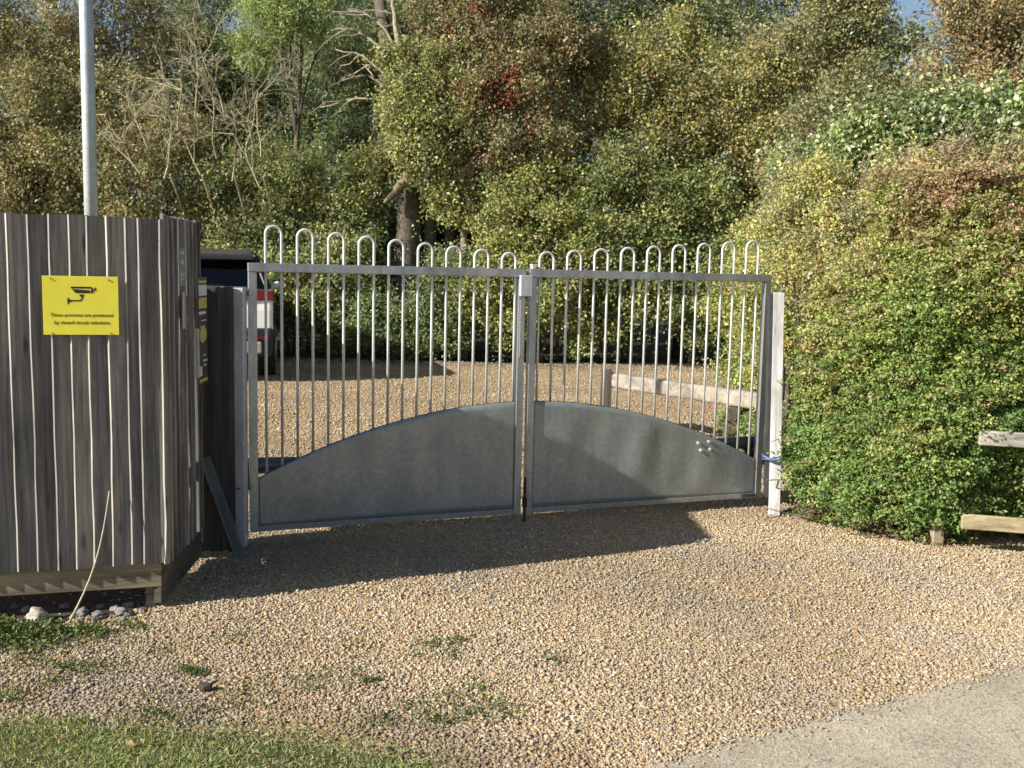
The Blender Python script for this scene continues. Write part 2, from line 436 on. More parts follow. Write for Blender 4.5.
def scatter(nn, y0, y1, xl, smin, smax, shape, seed, zoff=0.0):
    rng = np.random.default_rng(seed)
    y = rng.uniform(y0, y1, nn); x = rng.uniform(-1, 1, nn) * (y * .54 + .25)
    if xl: m = (x > xl[0]) & (x < xl[1]); x, y = x[m], y[m]
    m = keep_gravel(x, y, rng); x, y = x[m], y[m]
    s = rng.uniform(smin, smax, len(x)) * (1 + .7 * (rng.random(len(x)) < .10))
    parts.append(stones(x, y, s, shape, rng, zoff))
scatter(180000, 2.7, 4.6, None, .0027, .0066, ico(), 1)
scatter(180000, 4.6, 6.8, None, .0038, .0080, octa(), 2)
scatter(90000, 6.8, 10, (-3.4, 3.2), .0055, .0105, octa(), 3)
scatter(110000, 10, 17.3, (-5.2, 5), .007, .0125, octa(), 4)
vo = 0; PV = []; PF = []; PC = []
for P, Fc, Cc in parts:
    PV.append(P); PF.append(Fc + vo); PC.append(Cc); vo += len(P)
g = raw_mesh('gravel', np.concatenate(PV), np.concatenate(PF), 3, M['stone'], col=np.concatenate(PC))
tag(g, 'loose golden brown flint gravel covering the drive', 'gravel', kind='stuff')

# ------------------------------------------------------------------ leaf clouds
def rand_unit(rng, n):
    v = rng.normal(size=(n, 3)); return v / np.linalg.norm(v, axis=1, keepdims=True)
def nrm(v): return v / (np.linalg.norm(v, axis=1, keepdims=True) + 1e-9)
def leaf_obj(name, P, D, N, L, W, col, mat, parent=None, fold=.18):
    S = nrm(np.cross(D, N)); N = nrm(np.cross(S, D)); L = L[:, None]; W = W[:, None]
    v0 = P; v2 = P + D * L - N * L * .12
    mid = P + D * L * .45
    v1 = mid + S * W * .5 + N * W * fold; v3 = mid - S * W * .5 + N * W * fold
    n = len(P)
    VV = np.stack([v0, v1, v2, v3], 1).reshape(-1, 3)
    b = (np.arange(n) * 4)[:, None]
    FF = np.concatenate([b + np.array([[0, 1, 2]]), b + np.array([[0, 2, 3]])], 1).reshape(-1, 3)
    return raw_mesh(name, VV, FF, 3, mat, parent, np.repeat(col, 4, 0))

def sprays(rng, centres, outs, per, length, spread, leaf, aspect, pal, palw, jitter=.22, up=.25, tint=None, sizevar=.5):
    """short leafy shoots: leaves along and round an axis that points outward"""
    n = len(centres)
    ax = nrm(outs + V(0, 0, up) + rng.normal(0, .45, (n, 3)))
    ci = rng.choice(len(pal), n, p=np.array(palw, float) / sum(palw))
    base = np.array(pal)[ci] * rng.uniform(1 - jitter, 1 + jitter, (n, 1))
    if tint is not None: base = base * tint
    t = rng.uniform(-.5, .6, (n, per, 1))
    off = rng.normal(0, spread, (n, per, 3)) * (1 - .5 * np.abs(t))
    stray = 1 + 1.3 * (rng.random((n, 1, 1)) < .07)
    P = centres[:, None] + ax[:, None] * (t * stray + .5 * (stray - 1)) * length + off / stray ** .3
    D = nrm((ax[:, None] * .5 + rng.normal(0, .75, (n, per, 3)) + V(0, 0, -.12)).reshape(-1, 3))
    N = nrm((outs[:, None] * .6 + rng.normal(0, .42, (n, 1, 3)) + rng.normal(0, .42, (n, per, 3)) + V(0, 0, .45)).reshape(-1, 3))
    m = n * per
    L = leaf * rng.uniform(1 - sizevar, 1 + sizevar, m)
    col = np.repeat(base, per, 0) * rng.uniform(.84, 1.18, (m, 1)) * (1 + rng.normal(0, .05, (m, 3)))
    return P.reshape(-1, 3), D, N, L, L * aspect, np.clip(col, .004, .9)

def lump_points(rng, lumps, n, shell=(.5, 1.02), front=.75, pw=1.0):
    """centres and outward directions spread through a set of ellipsoid boughs"""
    lumps = np.array(lumps, float)
    wgt = (lumps[:, 3] * lumps[:, 5]) ** pw; wgt /= wgt.sum()
    # each bough carries smaller leafy clusters with hollows between them
    K = 20
    cu = rand_unit(rng, len(lumps) * K).reshape(len(lumps), K, 3)
    cu[..., 1] = np.where(rng.random((len(lumps), K)) < .8, -np.abs(cu[..., 1]), cu[..., 1])
    cr = rng.uniform(.50, 1.0, (len(lumps), K, 1))
    cs = rng.uniform(.17, .33, (len(lumps), K))
    li = rng.choice(len(lumps), n, p=wgt)
    ki = rng.choice(K, n, p=None)
    u = rand_unit(rng, n)
    flip = (u[:, 1] > .3) & (rng.random(n) < front); u[flip, 1] *= -1
    rr = shell[0] + (shell[1] - shell[0]) * rng.random(n) ** .5
    inner = cu[li, ki] * cr[li, ki] + u * (rr * cs[li, ki])[:, None] * V(1.15, 1.0, .85)
    fill = rng.random(n) < .12
    inner[fill] = u[fill] * rng.uniform(.3, .85, (fill.sum(), 1))
    C = lumps[li, :3] + inner * lumps[li, 3:6]
    u = nrm(u * .75 + nrm(inner) * .5)
    return C, nrm(u / lumps[li, 3:6])

def bezier(p0, p1, sag, n, rng, wob=.06):
    p0, p1 = np.array(p0, float), np.array(p1, float)
    L = np.linalg.norm(p1 - p0); out = []
    for i in range(n + 1):
        t = i / n
        p = p0 + (p1 - p0) * t + V(0, 0, sag) * math.sin(PI * t)
        if 0 < i: p = p + rng.normal(0, wob * L / n * 1.2, 3)
        out.append(p)
    return out

def PX(c): return (c[0] * 1.88 + .034, c[1] * 1.95 + .037, c[2] * 1.85 + .045)
OL = (.122, .126, .044); YG = (.215, .200, .060); BR = (.155, .112, .056); DG = (.062, .082, .030)
GG = (.115, .130, .072); LG = (.185, .225, .07); RD = (.23, .055, .035); GN = (.085, .125, .032); OR = (.30, .17, .05)

def plant(name, label, cat, group, lumps, n, per, length, spread, leaf, aspect, pal, palw, seed, trunk=None, mat='leaf',
          crown='crown', front=.75, shell=(.5, 1.02), twigs=0, bark='bark', up=.25, limb_r=.05, jitter=.28):
    rng = np.random.default_rng(seed)
    n = int(n * 1.5); leaf = leaf * .80
    lumps = [tuple(l) if len(l) == 6 else (*l[:3], l[3], l[3], l[3]) for l in lumps]
    gx_ = float(np.mean([l[0] for l in lumps])); gy_ = float(np.mean([l[1] for l in lumps]))
    root_at = trunk[0] if trunk else (gx_, gy_, 0.0)
    root = empty(name, root_at); tag(root, label, cat, group)
    off = Matrix.Translation((-root_at[0], -root_at[1], -root_at[2])); RA = np.array(root_at, float)
    C, O = lump_points(rng, lumps, n, shell, front)
    ok = C[:, 2] > .05; C, O = C[ok], O[ok]
    big = np.sin(1.7 * C[:, 0] + seed) * np.sin(2.1 * C[:, 2] + .6 * seed) * .12 + 1 + .16 * np.sin(5.3 * C[:, 0] + 2 * C[:, 1] + seed) * np.sin(4.7 * C[:, 2] + 1.3 * seed)
    leaf_obj(crown, *sprays(rng, C, O, per, length, spread, leaf, aspect, [PX(q) for q in pal], palw, up=up, tint=big[:, None], jitter=jitter), M[mat], root).data.transform(off)
    m = MB()
    if trunk:
        pts, rad = trunk[1], trunk[2]
        mt = MB(); mt.tube(pts, rad, 10, rough=.10, rng=rng); mt.build('trunk', M[bark], root, smooth=True)
        top = np.array(pts[-1])
    else:
        top = None
    for l in lumps:
        if top is not None:
            st = RA + np.array(trunk[1][rng.integers(max(1, len(trunk[1]) // 2), len(trunk[1]))])
            r0 = limb_r
        else:
            st = V(l[0] * .7 + gx_ * .3 + rng.normal(0, .12), l[1] + .1, 0); r0 = limb_r * .7
        p = bezier(st, l[:3], .15, 6, rng)
        m.tube(p, [r0 * (1 - .75 * i / 6) for i in range(7)], 6)
        for k in range(4):
            q = bezier(p[3 + k % 3], V(*l[:3]) + rand_unit(rng, 1)[0] * np.array(l[3:6]) * .8, .05, 4, rng)
            m.tube(q, [r0 * .4 * (1 - .8 * i / 4) for i in range(5)], 4)
    m.build('limb' if trunk else 'stem', M[bark], root, smooth=True).data.transform(off)
    if twigs:
        twigs = int(twigs * 1.5)
        tw = MB()
        C2, O2 = lump_points(rng, lumps, twigs, (.75, 1.05), .85)
        for cc, oo in zip(C2, O2):
            if cc[2] < .2: continue
            d = unit(oo + rng.normal(0, .5, 3)); L = rng.uniform(.15, .5)
            tw.tube([cc - d * L * .6, cc + rng.normal(0, .02, 3), cc + d * L * .4], [.006, .005, .002], 3, cap=False)
        tw.build('twig', M['twig'], root).data.transform(off)
    return root

# ------------------------------------------------------------------ timber fence
PHI = math.radians(16.6)
FX, FY = -1.575, 4.43
fence = empty('timber_fence', (FX, FY, 0), PHI)
tag(fence, 'weathered grey feather edge board fence with board edges coloured pale as if sunlit and a low gravel board', 'fence')
def to_fence(p):
    dx, dy = p[0] - FX, p[1] - FY
    return V(dx * math.cos(PHI) + dy * math.sin(PHI), -dx * math.sin(PHI) + dy * math.cos(PHI), p[2] if len(p) > 2 else 0)

def boards(name, edges, top, bottom, o0, parent, tf=None, chamfer=.0068, special=None, seed=1, gaps=(), edge='lit_edge'):
    """edges: left edges from left to right (x), last value closes the run; one mesh of overlapping boards"""
    rng = np.random.default_rng(seed)
    vs = []; fs = []; pale = []
    zs = np.linspace(0, 1, 9)
    for i in range(len(edges) - 1):
        xl, xr = edges[i], edges[i + 1] + .013
        if i in gaps: xr = edges[i + 1] - .006
        tl = rng.uniform(.0245, .029); tr = rng.uniform(.0055, .008)
        sk = rng.normal(0, .0018); zt = top + rng.uniform(-.006, .006); zb = bottom + rng.uniform(-.006, .006)
        sway = rng.normal(0, .0012, 9)
        b0 = len(vs)
        for j, t in enumerate(zs):
            z = zb + (zt - zb) * t
            l = xl + sk * (t - .5) + sway[j]; r = xr + sk * (t - .5)
            m = l + (r - l) * .58
            pl = tl; pm = tl + (tr - tl) * .56 + rng.normal(0, .0003); pr = tr
            if special is not None and i == special:
                a = max(0, min(1, (1.28 - z) / .35)); pm = pm - .002 * a; pr = pr + .010 * a
            prof = [(l, -.0085), (l, -(pl - chamfer * .98)), (l + chamfer, -pl), (m, -pm), (r, -pr), (r, -.001)]
            for (x, y) in prof: vs.append((x, y + o0, z))
        for j in range(8):
            for k in range(6):
                k2 = (k + 1) % 6; a = b0 + j * 6; b = a + 6
                fs.append((a + k, a + k2, b + k2, b + k)); pale.append(k == 1)
        fs.append(tuple(b0 + k for k in range(5, -1, -1))); pale.append(False)
        fs.append(tuple(b0 + 48 + k for k in range(6))); pale.append(False)
    if tf: vs = [tuple(tf(v)) for v in vs]
    me = bpy.data.meshes.new(name); me.from_pydata(vs, [], fs)
    me.materials.append(M['board']); me.materials.append(M[edge])
    me.polygons.foreach_set('material_index', [1 if p else 0 for p in pale]); me.update()
    o = bpy.data.objects.new(name, me); COL.objects.link(o); o.parent = parent
    return o
S_ = [.597, .515, .433, .357, .286, .206, .130, .078, -.012]
left = []
s = .597; rr = random.Random(5)
while s < 3.4:
    s += rr.uniform(.072, .088); left.append(s)
edges = [-v for v in left[::-1]] + [-v for v in S_] + [.022]
boards('board_panel', edges, 1.768, .222, 0, fence, special=len(edges) - 3, seed=3)
# side run toward the gate, in its own frame: u along the run, v outward
PA, PB = to_fence((-1.575, 4.43)), to_fence((-1.632, 5.20))
su = unit((PB - PA)[:2]); LS = float(np.linalg.norm((PB - PA)[:2])); sn = V(su[1], -su[0])
def side_tf(p):   # x along the run, y = -outward offset
    q = PA[:2] + su * p[0] + sn * (-p[1]); return (q[0], q[1], p[2])
e2 = [.026]; rr = random.Random(9)
while e2[-1] < LS - .06: e2.append(e2[-1] + rr.uniform(.066, .084))
e2[-1] = LS
boards('board_panel', e2, 1.79, .20, 0, fence, tf=side_tf, seed=8, chamfer=.004, gaps=(3, 5, 7), edge='board')
# the run that turns back behind, parallel to the gate
PC_ = to_fence((-2.75, 4.99))
u3 = unit((PC_ - PB)[:2]); L3 = float(np.linalg.norm((PC_ - PB)[:2])); n3 = V(-u3[1], u3[0])
def back_tf(p):
    q = PB[:2] + u3 * p[0] + n3 * p[1]; return (q[0], q[1], p[2])
e3 = list(np.arange(.0, L3 + .05, .078))
boards('board_panel', e3, 1.79, .10, 0, fence, tf=back_tf, seed=12)
mb = MB(); mb.box(-2.35, -.003, .001, .036, .108, .226); mb.build('gravel_board', M['rail'], fence, bevel=.003).rotation_euler = (0, 0, math.radians(-.6))
mb = MB(); P = [side_tf((x, y, 0)) for x, y in ((.0, .004), (LS, .004), (LS, .038), (.0, .038))]
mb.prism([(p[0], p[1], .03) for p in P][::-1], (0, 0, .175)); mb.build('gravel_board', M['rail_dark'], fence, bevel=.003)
for x0, y0, h in ((-.075, .045, 1.70), (-1.25, .045, 1.70), (-2.3, .045, 1.7)):
    mb = MB(); mb.box(x0, x0 + .045, y0, y0 + .07, -.1, h); mb.build('post', M['rail'], fence, bevel=.004)
nl = MB()
for e_a, e_b in zip(edges[:-1], edges[1:]):
    for z_ in (.592, 1.188, 1.662):
        for f_ in (.30, .78):
            x = e_a + (e_b - e_a) * f_ + random.uniform(-.004, .004); zz_ = z_ + random.uniform(-.012, .012)
            yf = -(.0268 + (.0068 - .0268) * f_)
            nl.tube([(x, yf + .004, zz_), (x, yf - .0012, zz_)], [.0036, .0032], 7)
nl.build('nail', M['dull'], fence)
for zr in (.55, 1.15, 1.62):
    mb = MB(); mb.box(-2.3, -.08, .0015, .040, zr, zr + .08); mb.build('rail', M['rail'], fence, bevel=.003)
for zr in (.5, 1.35):
    P = [side_tf((x, y, 0)) for x, y in ((.09, .003), (LS - .02, .003), (LS - .02, .04), (.09, .04))]
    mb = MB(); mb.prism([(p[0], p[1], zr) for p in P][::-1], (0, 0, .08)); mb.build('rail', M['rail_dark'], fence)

# ------------------------------------------------------------------ warning sign on the fence
def fence_world(x, y, z):
    return (FX + x * math.cos(PHI) - y * math.sin(PHI), FY + x * math.sin(PHI) + y * math.cos(PHI), z)
sx0, sx1, sz0, sz1 = -.460, -.158, 1.260, 1.512
scx, scz = (sx0 + sx1) / 2, (sz0 + sz1) / 2; SWd, SHt = sx1 - sx0, sz1 - sz0
sign = empty('warning_sign', fence_world(scx, -.030, scz), PHI)
tag(sign, 'square yellow plastic sign with a black surveillance camera symbol, fixed to the grey board fence', 'sign')
mb = MB(); mb.box(-SWd / 2, SWd / 2, -.003, 0, -SHt / 2, SHt / 2); mb.build('plate', M['yellow'], sign, bevel=.0008)
# pictogram: photo crop units (px of a 9.04x enlargement) to plate metres
def pp(x, y): return ((x - 465) / 680 * SWd, -.0034, -(y - 402) / 535 * SHt)
pic = MB()
def poly(pts): pic.prism([pp(*p) for p in pts], (0, -.0006, 0))
poly([(378, 230), (560, 230), (578, 246), (378, 246)])
poly([(385, 252), (550, 262), (548, 288), (418, 288), (404, 270)])
poly([(556, 262), (566, 250), (584, 250), (574, 288), (560, 288)])
poly([(585, 236), (600, 236), (604, 254), (594, 270), (584, 268), (592, 252)])
poly([(450, 300), (495, 300), (488, 320), (458, 320)])
poly([(470, 320), (484, 320), (482, 338), (464, 362), (380, 363), (380, 352), (458, 351), (470, 336)])
poly([(344, 332), (356, 332), (356, 388), (344, 388)])
poly([(357, 346), (380, 350), (380, 366), (357, 372)])
pic.build('camera_symbol', M['black'], sign)
def text_mesh(body, width, name, mat, parent, loc, align='CENTER'):
    cu = bpy.data.curves.new('lettering', 'FONT'); cu.body = body; cu.align_x = align; cu.size = .03; cu.extrude = .0004
    tmp = bpy.data.objects.new('tmp', cu); COL.objects.link(tmp)
    dg = bpy.context.evaluated_depsgraph_get(); dg.update()
    me = bpy.data.meshes.new_from_object(tmp.evaluated_get(dg))
    COL.objects.unlink(tmp); bpy.data.objects.remove(tmp)
    co = np.array([v.co[:] for v in me.vertices]); k = width / (co[:, 0].max() - co[:, 0].min())
    mid = (co[:, 0].max() + co[:, 0].min()) / 2
    for v in me.vertices:
        x, y, z = v.co; v.co = ((x - mid) * k, -z, y * k)
    me.materials.clear(); me.materials.append(mat)
    o = bpy.data.objects.new(name, me); COL.objects.link(o); o.parent = parent; o.location = loc
    return o
x_, y_, z_ = pp(470, 502); text_mesh('These premises are protected', 560 / 680 * SWd, 'lettering', M['print'], sign, (x_, -.0036, z_))
x_, y_, z_ = pp(472, 571); text_mesh('by closed circuit television', 500 / 680 * SWd, 'lettering', M['print'], sign, (x_, -.0036, z_))
for (x, y) in ((200, 160), (720, 165), (205, 655), (730, 655)):
    a = V(*pp(x, y)); mb = MB(); mb.tube([a + V(0, .004, 0), a + V(0, -.0012, 0)], [.0022, .0022], 8)
    mb.tube([a + V(0, -.0012, 0), a + V(0, -.003, 0)], [.0045, .0035], 8); mb.build('screw', M['screw'], sign)

# notices on the side run (seen edge on)
def side_world(x, y, z):
    q = side_tf((x, y, z)); return fence_world(q[0], q[1], q[2])
SANG = PHI + math.atan2(su[1], su[0])
def side_thing(name, x, z, label, cat, off=-.028):
    o = empty(name, side_world(x, off, z), SANG); tag(o, label, cat); return o    # local x along the run, -y outward
n1 = side_thing('notice_plate', .315, 1.56, 'small blue grey notice plate high on the side of the board fence', 'notice')
mb = MB(); mb.box(-.05, .05, -.003, 0, -.09, .09); mb.build('plate', M['bluesign'], n1, bevel=.001)
mb = MB()
for z, wd, h in ((.060, .07, .012), (.012, .06, .022), (-.04, .075, .008), (-.06, .06, .008)): mb.box(-wd / 2, wd / 2, -.0036, -.0031, z, z + h)
mb.build('marking', M['pale'], n1)
n2 = side_thing('notice_strip', .325, 1.355, 'narrow pale upright strip below the blue grey plate', 'strip')
mb = MB(); mb.box(-.018, .018, -.006, 0, -.087, .087); n2b = mb.build('strip_plate', M['pale'], n2, bevel=.001)
n3_ = side_thing('banner', .715, 1.235, 'tall dark poster with white and yellow blocks and a yellow disc on the fence side', 'poster')
mb = MB(); mb.box(-.095, .095, -.003, 0, -.275, .275); mb.build('sheet', M['poster'], n3_, bevel=.001)
mb = MB()
for z0, z1, xa, xb in ((.18, .235, -.085, .085), (.085, .10, -.085, .06), (.05, .056, -.03, .08), (.02, .025, -.06, .05), (-.13, -.125, -.01, .07), (-.16, -.15, .0, .08), (-.185, -.175, .01, .06), (-.23, -.18, -.085, -.03)):
    mb.box(xa, xb, -.0037, -.0031, z0, z1)
mb.build('marking', M['whiteprint'], n3_)
mb = MB(); mb.box(-.085, .085, -.0037, -.0031, .115, .17); mb.box(-.085, .085, -.0037, -.0031, .245, .257); mb.box(-.085, .085, -.0037, -.0031, -.262, -.248)
mb.prism([(.0 + .075 * math.cos(a), -.0031, -.02 + .042 * math.sin(a)) for a in np.linspace(0, 2 * PI, 28, endpoint=False)], (0, -.0006, 0))
mb.build('marking', M['yellowprint'], n3_)
n4 = side_thing('fence_batten', .56, 1.13, 'short pale upright batten beside the dark poster', 'batten')
mb = MB(); mb.box(-.012, .012, -.018, 0, -.125, .125); mb.build('batten_strip', M['pale'], n4, bevel=.002)

# ------------------------------------------------------------------ posts by the gate
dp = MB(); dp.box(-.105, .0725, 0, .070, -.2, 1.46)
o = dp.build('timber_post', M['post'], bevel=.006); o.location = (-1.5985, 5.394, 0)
tag(o, 'thick dark timber post between the board fence and the gate', 'post')
gp = empty('steel_post', (-1.513, 5.508, 0)); tag(gp, 'pale galvanised square steel post hinging the left gate leaf', 'post')
mb = MB(); mb.box(-.037, .037, -.037, .037, -.2, 1.452); mb.build('shaft', M['galv_post'], gp, bevel=.005)
mb = MB(); mb.box(-.0365, .0365, -.0365, .0365, 1.4522, 1.456); mb.build('cap', M['galv'], gp)
mb = MB(); mb.prism([(-.030, -.0385, .345), (.014, -.0385, .342), (.016, -.0385, .331), (-.022, -.0385, .330)], (0, .001, 0)); mb.build('tape_mark', M['blue'], gp)
lp_ = MB(); a, b = V(-1.652, 5.345, .535), V(-1.445, 5.300, -.01)
ax = unit(b - a); wv = unit(np.cross(ax, V(0, 1, 0))) * .046; dv = unit(np.cross(ax, wv))
lp_.obox(a - wv / 2, b - a, wv, dv * .005); lp_.obox(a - wv / 2 + dv * .0055, b - a, unit(wv) * .005, dv * .035)
o = lp_.build('steel_angle', M['galv_lean'], bevel=.001)
tag(o, 'flat grey length of steel angle leaning against the dark timber post', 'steel bar')

rp = empty('concrete_post', (1.768, 6.535, 0)); tag(rp, 'white weathered gate post standing against the hedge', 'post')
def lean(z): return -.030 * z
mb = MB(); z1 = 1.475
mb.hexa([(-.033 , -.045, -.2), (.042, -.045, -.2), (.042, .045, -.2), (-.033, .045, -.2),
         (-.033 + lean(z1), -.045, z1), (.036 + lean(z1), -.045, z1), (.036 + lean(z1), .045, z1), (-.033 + lean(z1), .045, z1)])
rp_shaft = mb.build('shaft', M['pale_post'], rp, bevel=.004); rp_shaft.rotation_euler = (0, 0, math.radians(-14))
mb = MB(); z0, z1 = .12, 1.46
mb.hexa([(-.066 + lean(z0), -.020, z0), (-.037 + lean(z0), -.020, z0), (-.037 + lean(z0), .04, z0), (-.066 + lean(z0), .04, z0),
         (-.066 + lean(z1), -.020, z1), (-.037 + lean(z1), -.020, z1), (-.037 + lean(z1), .04, z1), (-.066 + lean(z1), .04, z1)])
mb.build('hinge_channel', M['dull'], rp, bevel=.002)
mb = MB()
for k in range(3):
    zc = .375 + .012 * k
    mb.tube([(-.062 + .052 * 2 * 0 + .058 * math.cos(t) + .02, -.005 + .066 * math.sin(t), zc + .008 * math.sin(2 * t + k)) for t in np.linspace(0, 2 * PI, 24)], .004, 6)
mb.tube([(.0, -.062, .38), (.012, -.075, .36), (.03, -.072, .345), (.05, -.08, .352)], [.004, .004, .003, .002], 6)
mb.build('rope_tie', M['blue'], rp)

# ------------------------------------------------------------------ double gate
G0 = V(-1.475, 5.567); GA = math.radians(20.647); GU = V(math.cos(GA), math.sin(GA))
def arch(s): return .775 - .432 * (abs(s - 1.66) / 1.68) ** 2.0
ZB, ZT = .066, 1.590
def gate_leaf(s0, s1, bars, label, left):
    root = empty('gate_leaf', (*(G0 + GU * s0), 0), GA); tag(root, label, 'gate', 'two leaves of the driveway gate')
    L = s1 - s0; sw = .046
    for i, x in enumerate((0, L - sw)):
        mb = MB(); mb.box(x, x + sw, -.0225, .0225, ZB, ZT - .0502 if True else ZT); mb.build('stile', M['galv'], root, bevel=.004)
    mb = MB(); mb.box(-.001, L + .001, -.0235, .0235, ZT - .05, ZT); mb.build('top_rail', M['galv'], root, bevel=.004)
    mb = MB(); mb.box(sw + .0005, L - sw - .0005, -.0165, .0165, ZB + .001, ZB + .034); mb.build('bottom_rail', M['galv_panel'], root, bevel=.003)
    # arched sheet with a slightly buckled face
    nxp, nzp = 90, 18; vs = []; fs = []
    x0, x1 = sw + .001, L - sw - .001
    ph = 0 if left else 1.3
    for i in range(nxp + 1):
        x = x0 + (x1 - x0) * i / nxp; zt = arch(s0 + x)
        for j in range(nzp + 1):
            t = j / nzp; z = ZB + .034 + (zt - ZB - .034) * t
            fade = math.sin(PI * i / nxp) ** .6 * min(1, t * 3) * min(1, .12 + (1 - t) * 3.5)
            y = -.012 + fade * (.0062 * math.sin(11.5 * x + ph + 1.1 * z) + .0022 * math.sin(23 * x - 6 * z + ph) + .0015 * math.sin(9 * z + 4 * x))
            vs.append((x, y, z))
    for i in range(nxp):
        for j in range(nzp):
            a = i * (nzp + 1) + j; fs.append((a, a + nzp + 1, a + nzp + 2, a + 1))
    mb = MB(); mb.add(vs, fs); o = mb.build('arched_panel', M['galv_panel'], root, smooth=True)
    md = o.modifiers.new('Solidify', 'SOLIDIFY'); md.thickness = .003; md.offset = 0
    mb = MB(); top = [(x0 + (x1 - x0) * i / 60, .002, arch(s0 + x0 + (x1 - x0) * i / 60) + .001) for i in range(61)]
    for p, q in zip(top[:-1], top[1:]):
        mb.obox((p[0], p[1] - .0155, p[2] - .0005), V(*q) - V(*p), (0, .006, 0), (0, 0, .003))
    mb.build('panel_rim', M['dark_edge'], root)
    # bow tops: each hoop is one bent bar
    k = len(bars) // 2
    for i in range(k):
        xa, xb = bars[2 * i] - s0, bars[2 * i + 1] - s0
        r = (xb - xa) / 2; sm = s0 + (xa + xb) / 2
        zc = (1.803 - .079 * (sm - .14) if left else 1.703 + .076 * (sm - 1.78)) - .009 - r
        pts = [(xa, .002, arch(xa + s0) - .03), (xa, .002, (arch(xa + s0) + zc) / 2), (xa, .002, zc)]
        pts += [((xa + xb) / 2 - r * math.cos(t), .002, zc + r * math.sin(t)) for t in np.linspace(0, PI, 13)[1:-1]]
        pts += [(xb, .002, zc), (xb, .002, (arch(xb + s0) + zc) / 2), (xb, .002, arch(xb + s0) - .03)]
        mb = MB(); mb.tube(pts, .0080, 10); mb.build('hoop_bar', M['galv_bar'], root, smooth=True)
    return root, L
barsL = [.096 + .0875 * i for i in range(18)]
barsR = [1.742 + .0925 * i for i in range(18)]
gl, LL = gate_leaf(0, 1.645, barsL, 'left leaf of the bow top steel gate, in fence shadow and carrying the lock box', True)
gr, LR = gate_leaf(1.673, 3.414, barsR, 'right leaf of the bow top steel gate, four bolts in its panel, beside the hedge', False)
mb = MB(); mb.box(LL - .046, LL + .028, -.058, -.0245, 1.425, 1.552); mb.build('lock_box', M['galv_post'], gl, bevel=.003)
mb = MB(); mb.box(LL - .040, LL - .012, -.040, -.0245, 1.05, 1.40); mb.build('lock_bar', M['galv'], gl, bevel=.002)
for z in (.32, 1.42):
    mb = MB(); mb.tube([(-.03, -.005, z), (-.001, -.005, z)], .012, 10); mb.tube([(-.022, -.005, z - .025), (-.022, -.005, z + .025)], .016, 12)
    mb.build('hinge', M['dull'], gl)
    mb = MB(); mb.tube([(LR + .001, .0, z), (LR + .05, .0, z)], .012, 10); mb.tube([(LR + .02, .0, z - .025), (LR + .02, .0, z + .025)], .016, 12)
    mb.build('hinge', M['dull'], gr)
mb = MB(); mb.box(.010, .036, -.0235, .0235, ZT + .001, ZT + .03); mb.build('end_stop', M['galv_bar'], gr, bevel=.002)
mb = MB(); mb.tube([(-.008, -.034, .02), (-.008, -.034, .30)], .009, 10); mb.tube([(-.008, -.034, .115), (-.008, -.034, .175)], .016, 10); mb.build('drop_bolt', M['blackplastic'], gr)
def gxz(px, pz): return px, pz
for (s_, z_) in ((2.905, .465), (2.985, .472), (2.925, .415), (2.995, .42)):
    mb = MB(); x = s_ - 1.673
    mb.tube([(x, -.012, z_), (x, -.026, z_)], .011, 6); mb.build('bolt', M['galv_bar'], gr)
mb = MB(); mb.box(LR - .16, LR - .05, -.028, -.022, .075, .100); mb.build('foot_bracket', M['dull'], gr, bevel=.002)

# gate openers behind the leaves
def opener(label, p, q, rad, foot):
    r = empty('gate_opener', p); tag(r, label, 'gate motor', 'arm motors behind the gate')
    d = V(*q) - V(*p)
    mb = MB(); mb.tube([(0, 0, 0), d * .55], [rad, rad], 14); mb.tube([d * .55, d * .58], [rad * 1.15, rad * 1.15], 14); mb.build('motor_body', M['dull'], r, bevel=.004)
    mb = MB(); mb.tube([d * .57, d], [rad * .42, rad * .42], 10); mb.build('piston', M['galv'], r, smooth=True)
    mb = MB(); mb.box(-.06, .05, -.05, .05, -rad - .02, -rad); mb.box(-.045, .03, -.028, .028, -rad - .07, -rad - .02); mb.build('bracket', M['blackplastic'], r, bevel=.003)
    return r
opener('dark grey arm motor behind the shaded left gate leaf', (-1.515, 5.66, .43), (-.62, 5.985, .40), .048, 0)
opener('dark grey arm motor behind the gate leaf nearest the hedge', (1.68, 6.88, .43), (.85, 6.55, .41), .043, 0)

# ------------------------------------------------------------------ pole behind the fence
mb = MB(); mb.tube([(0, 0, -.2), (0, 0, 3.0), (0, 0, 5.6)], [.047, .0465, .046], 24)
mb.tube([(0, 0, 0), (0, 0, .02)], [.11, .11], 20)
o = mb.build('metal_pole', M['pole'], smooth=True); o.location = (-3.02, 7.2, 0)
o.data.polygons.foreach_set('use_smooth', [len(p.vertices) == 4 for p in o.data.polygons])
tag(o, 'tall pale zinc coated round pole rising behind the board fence', 'pole')

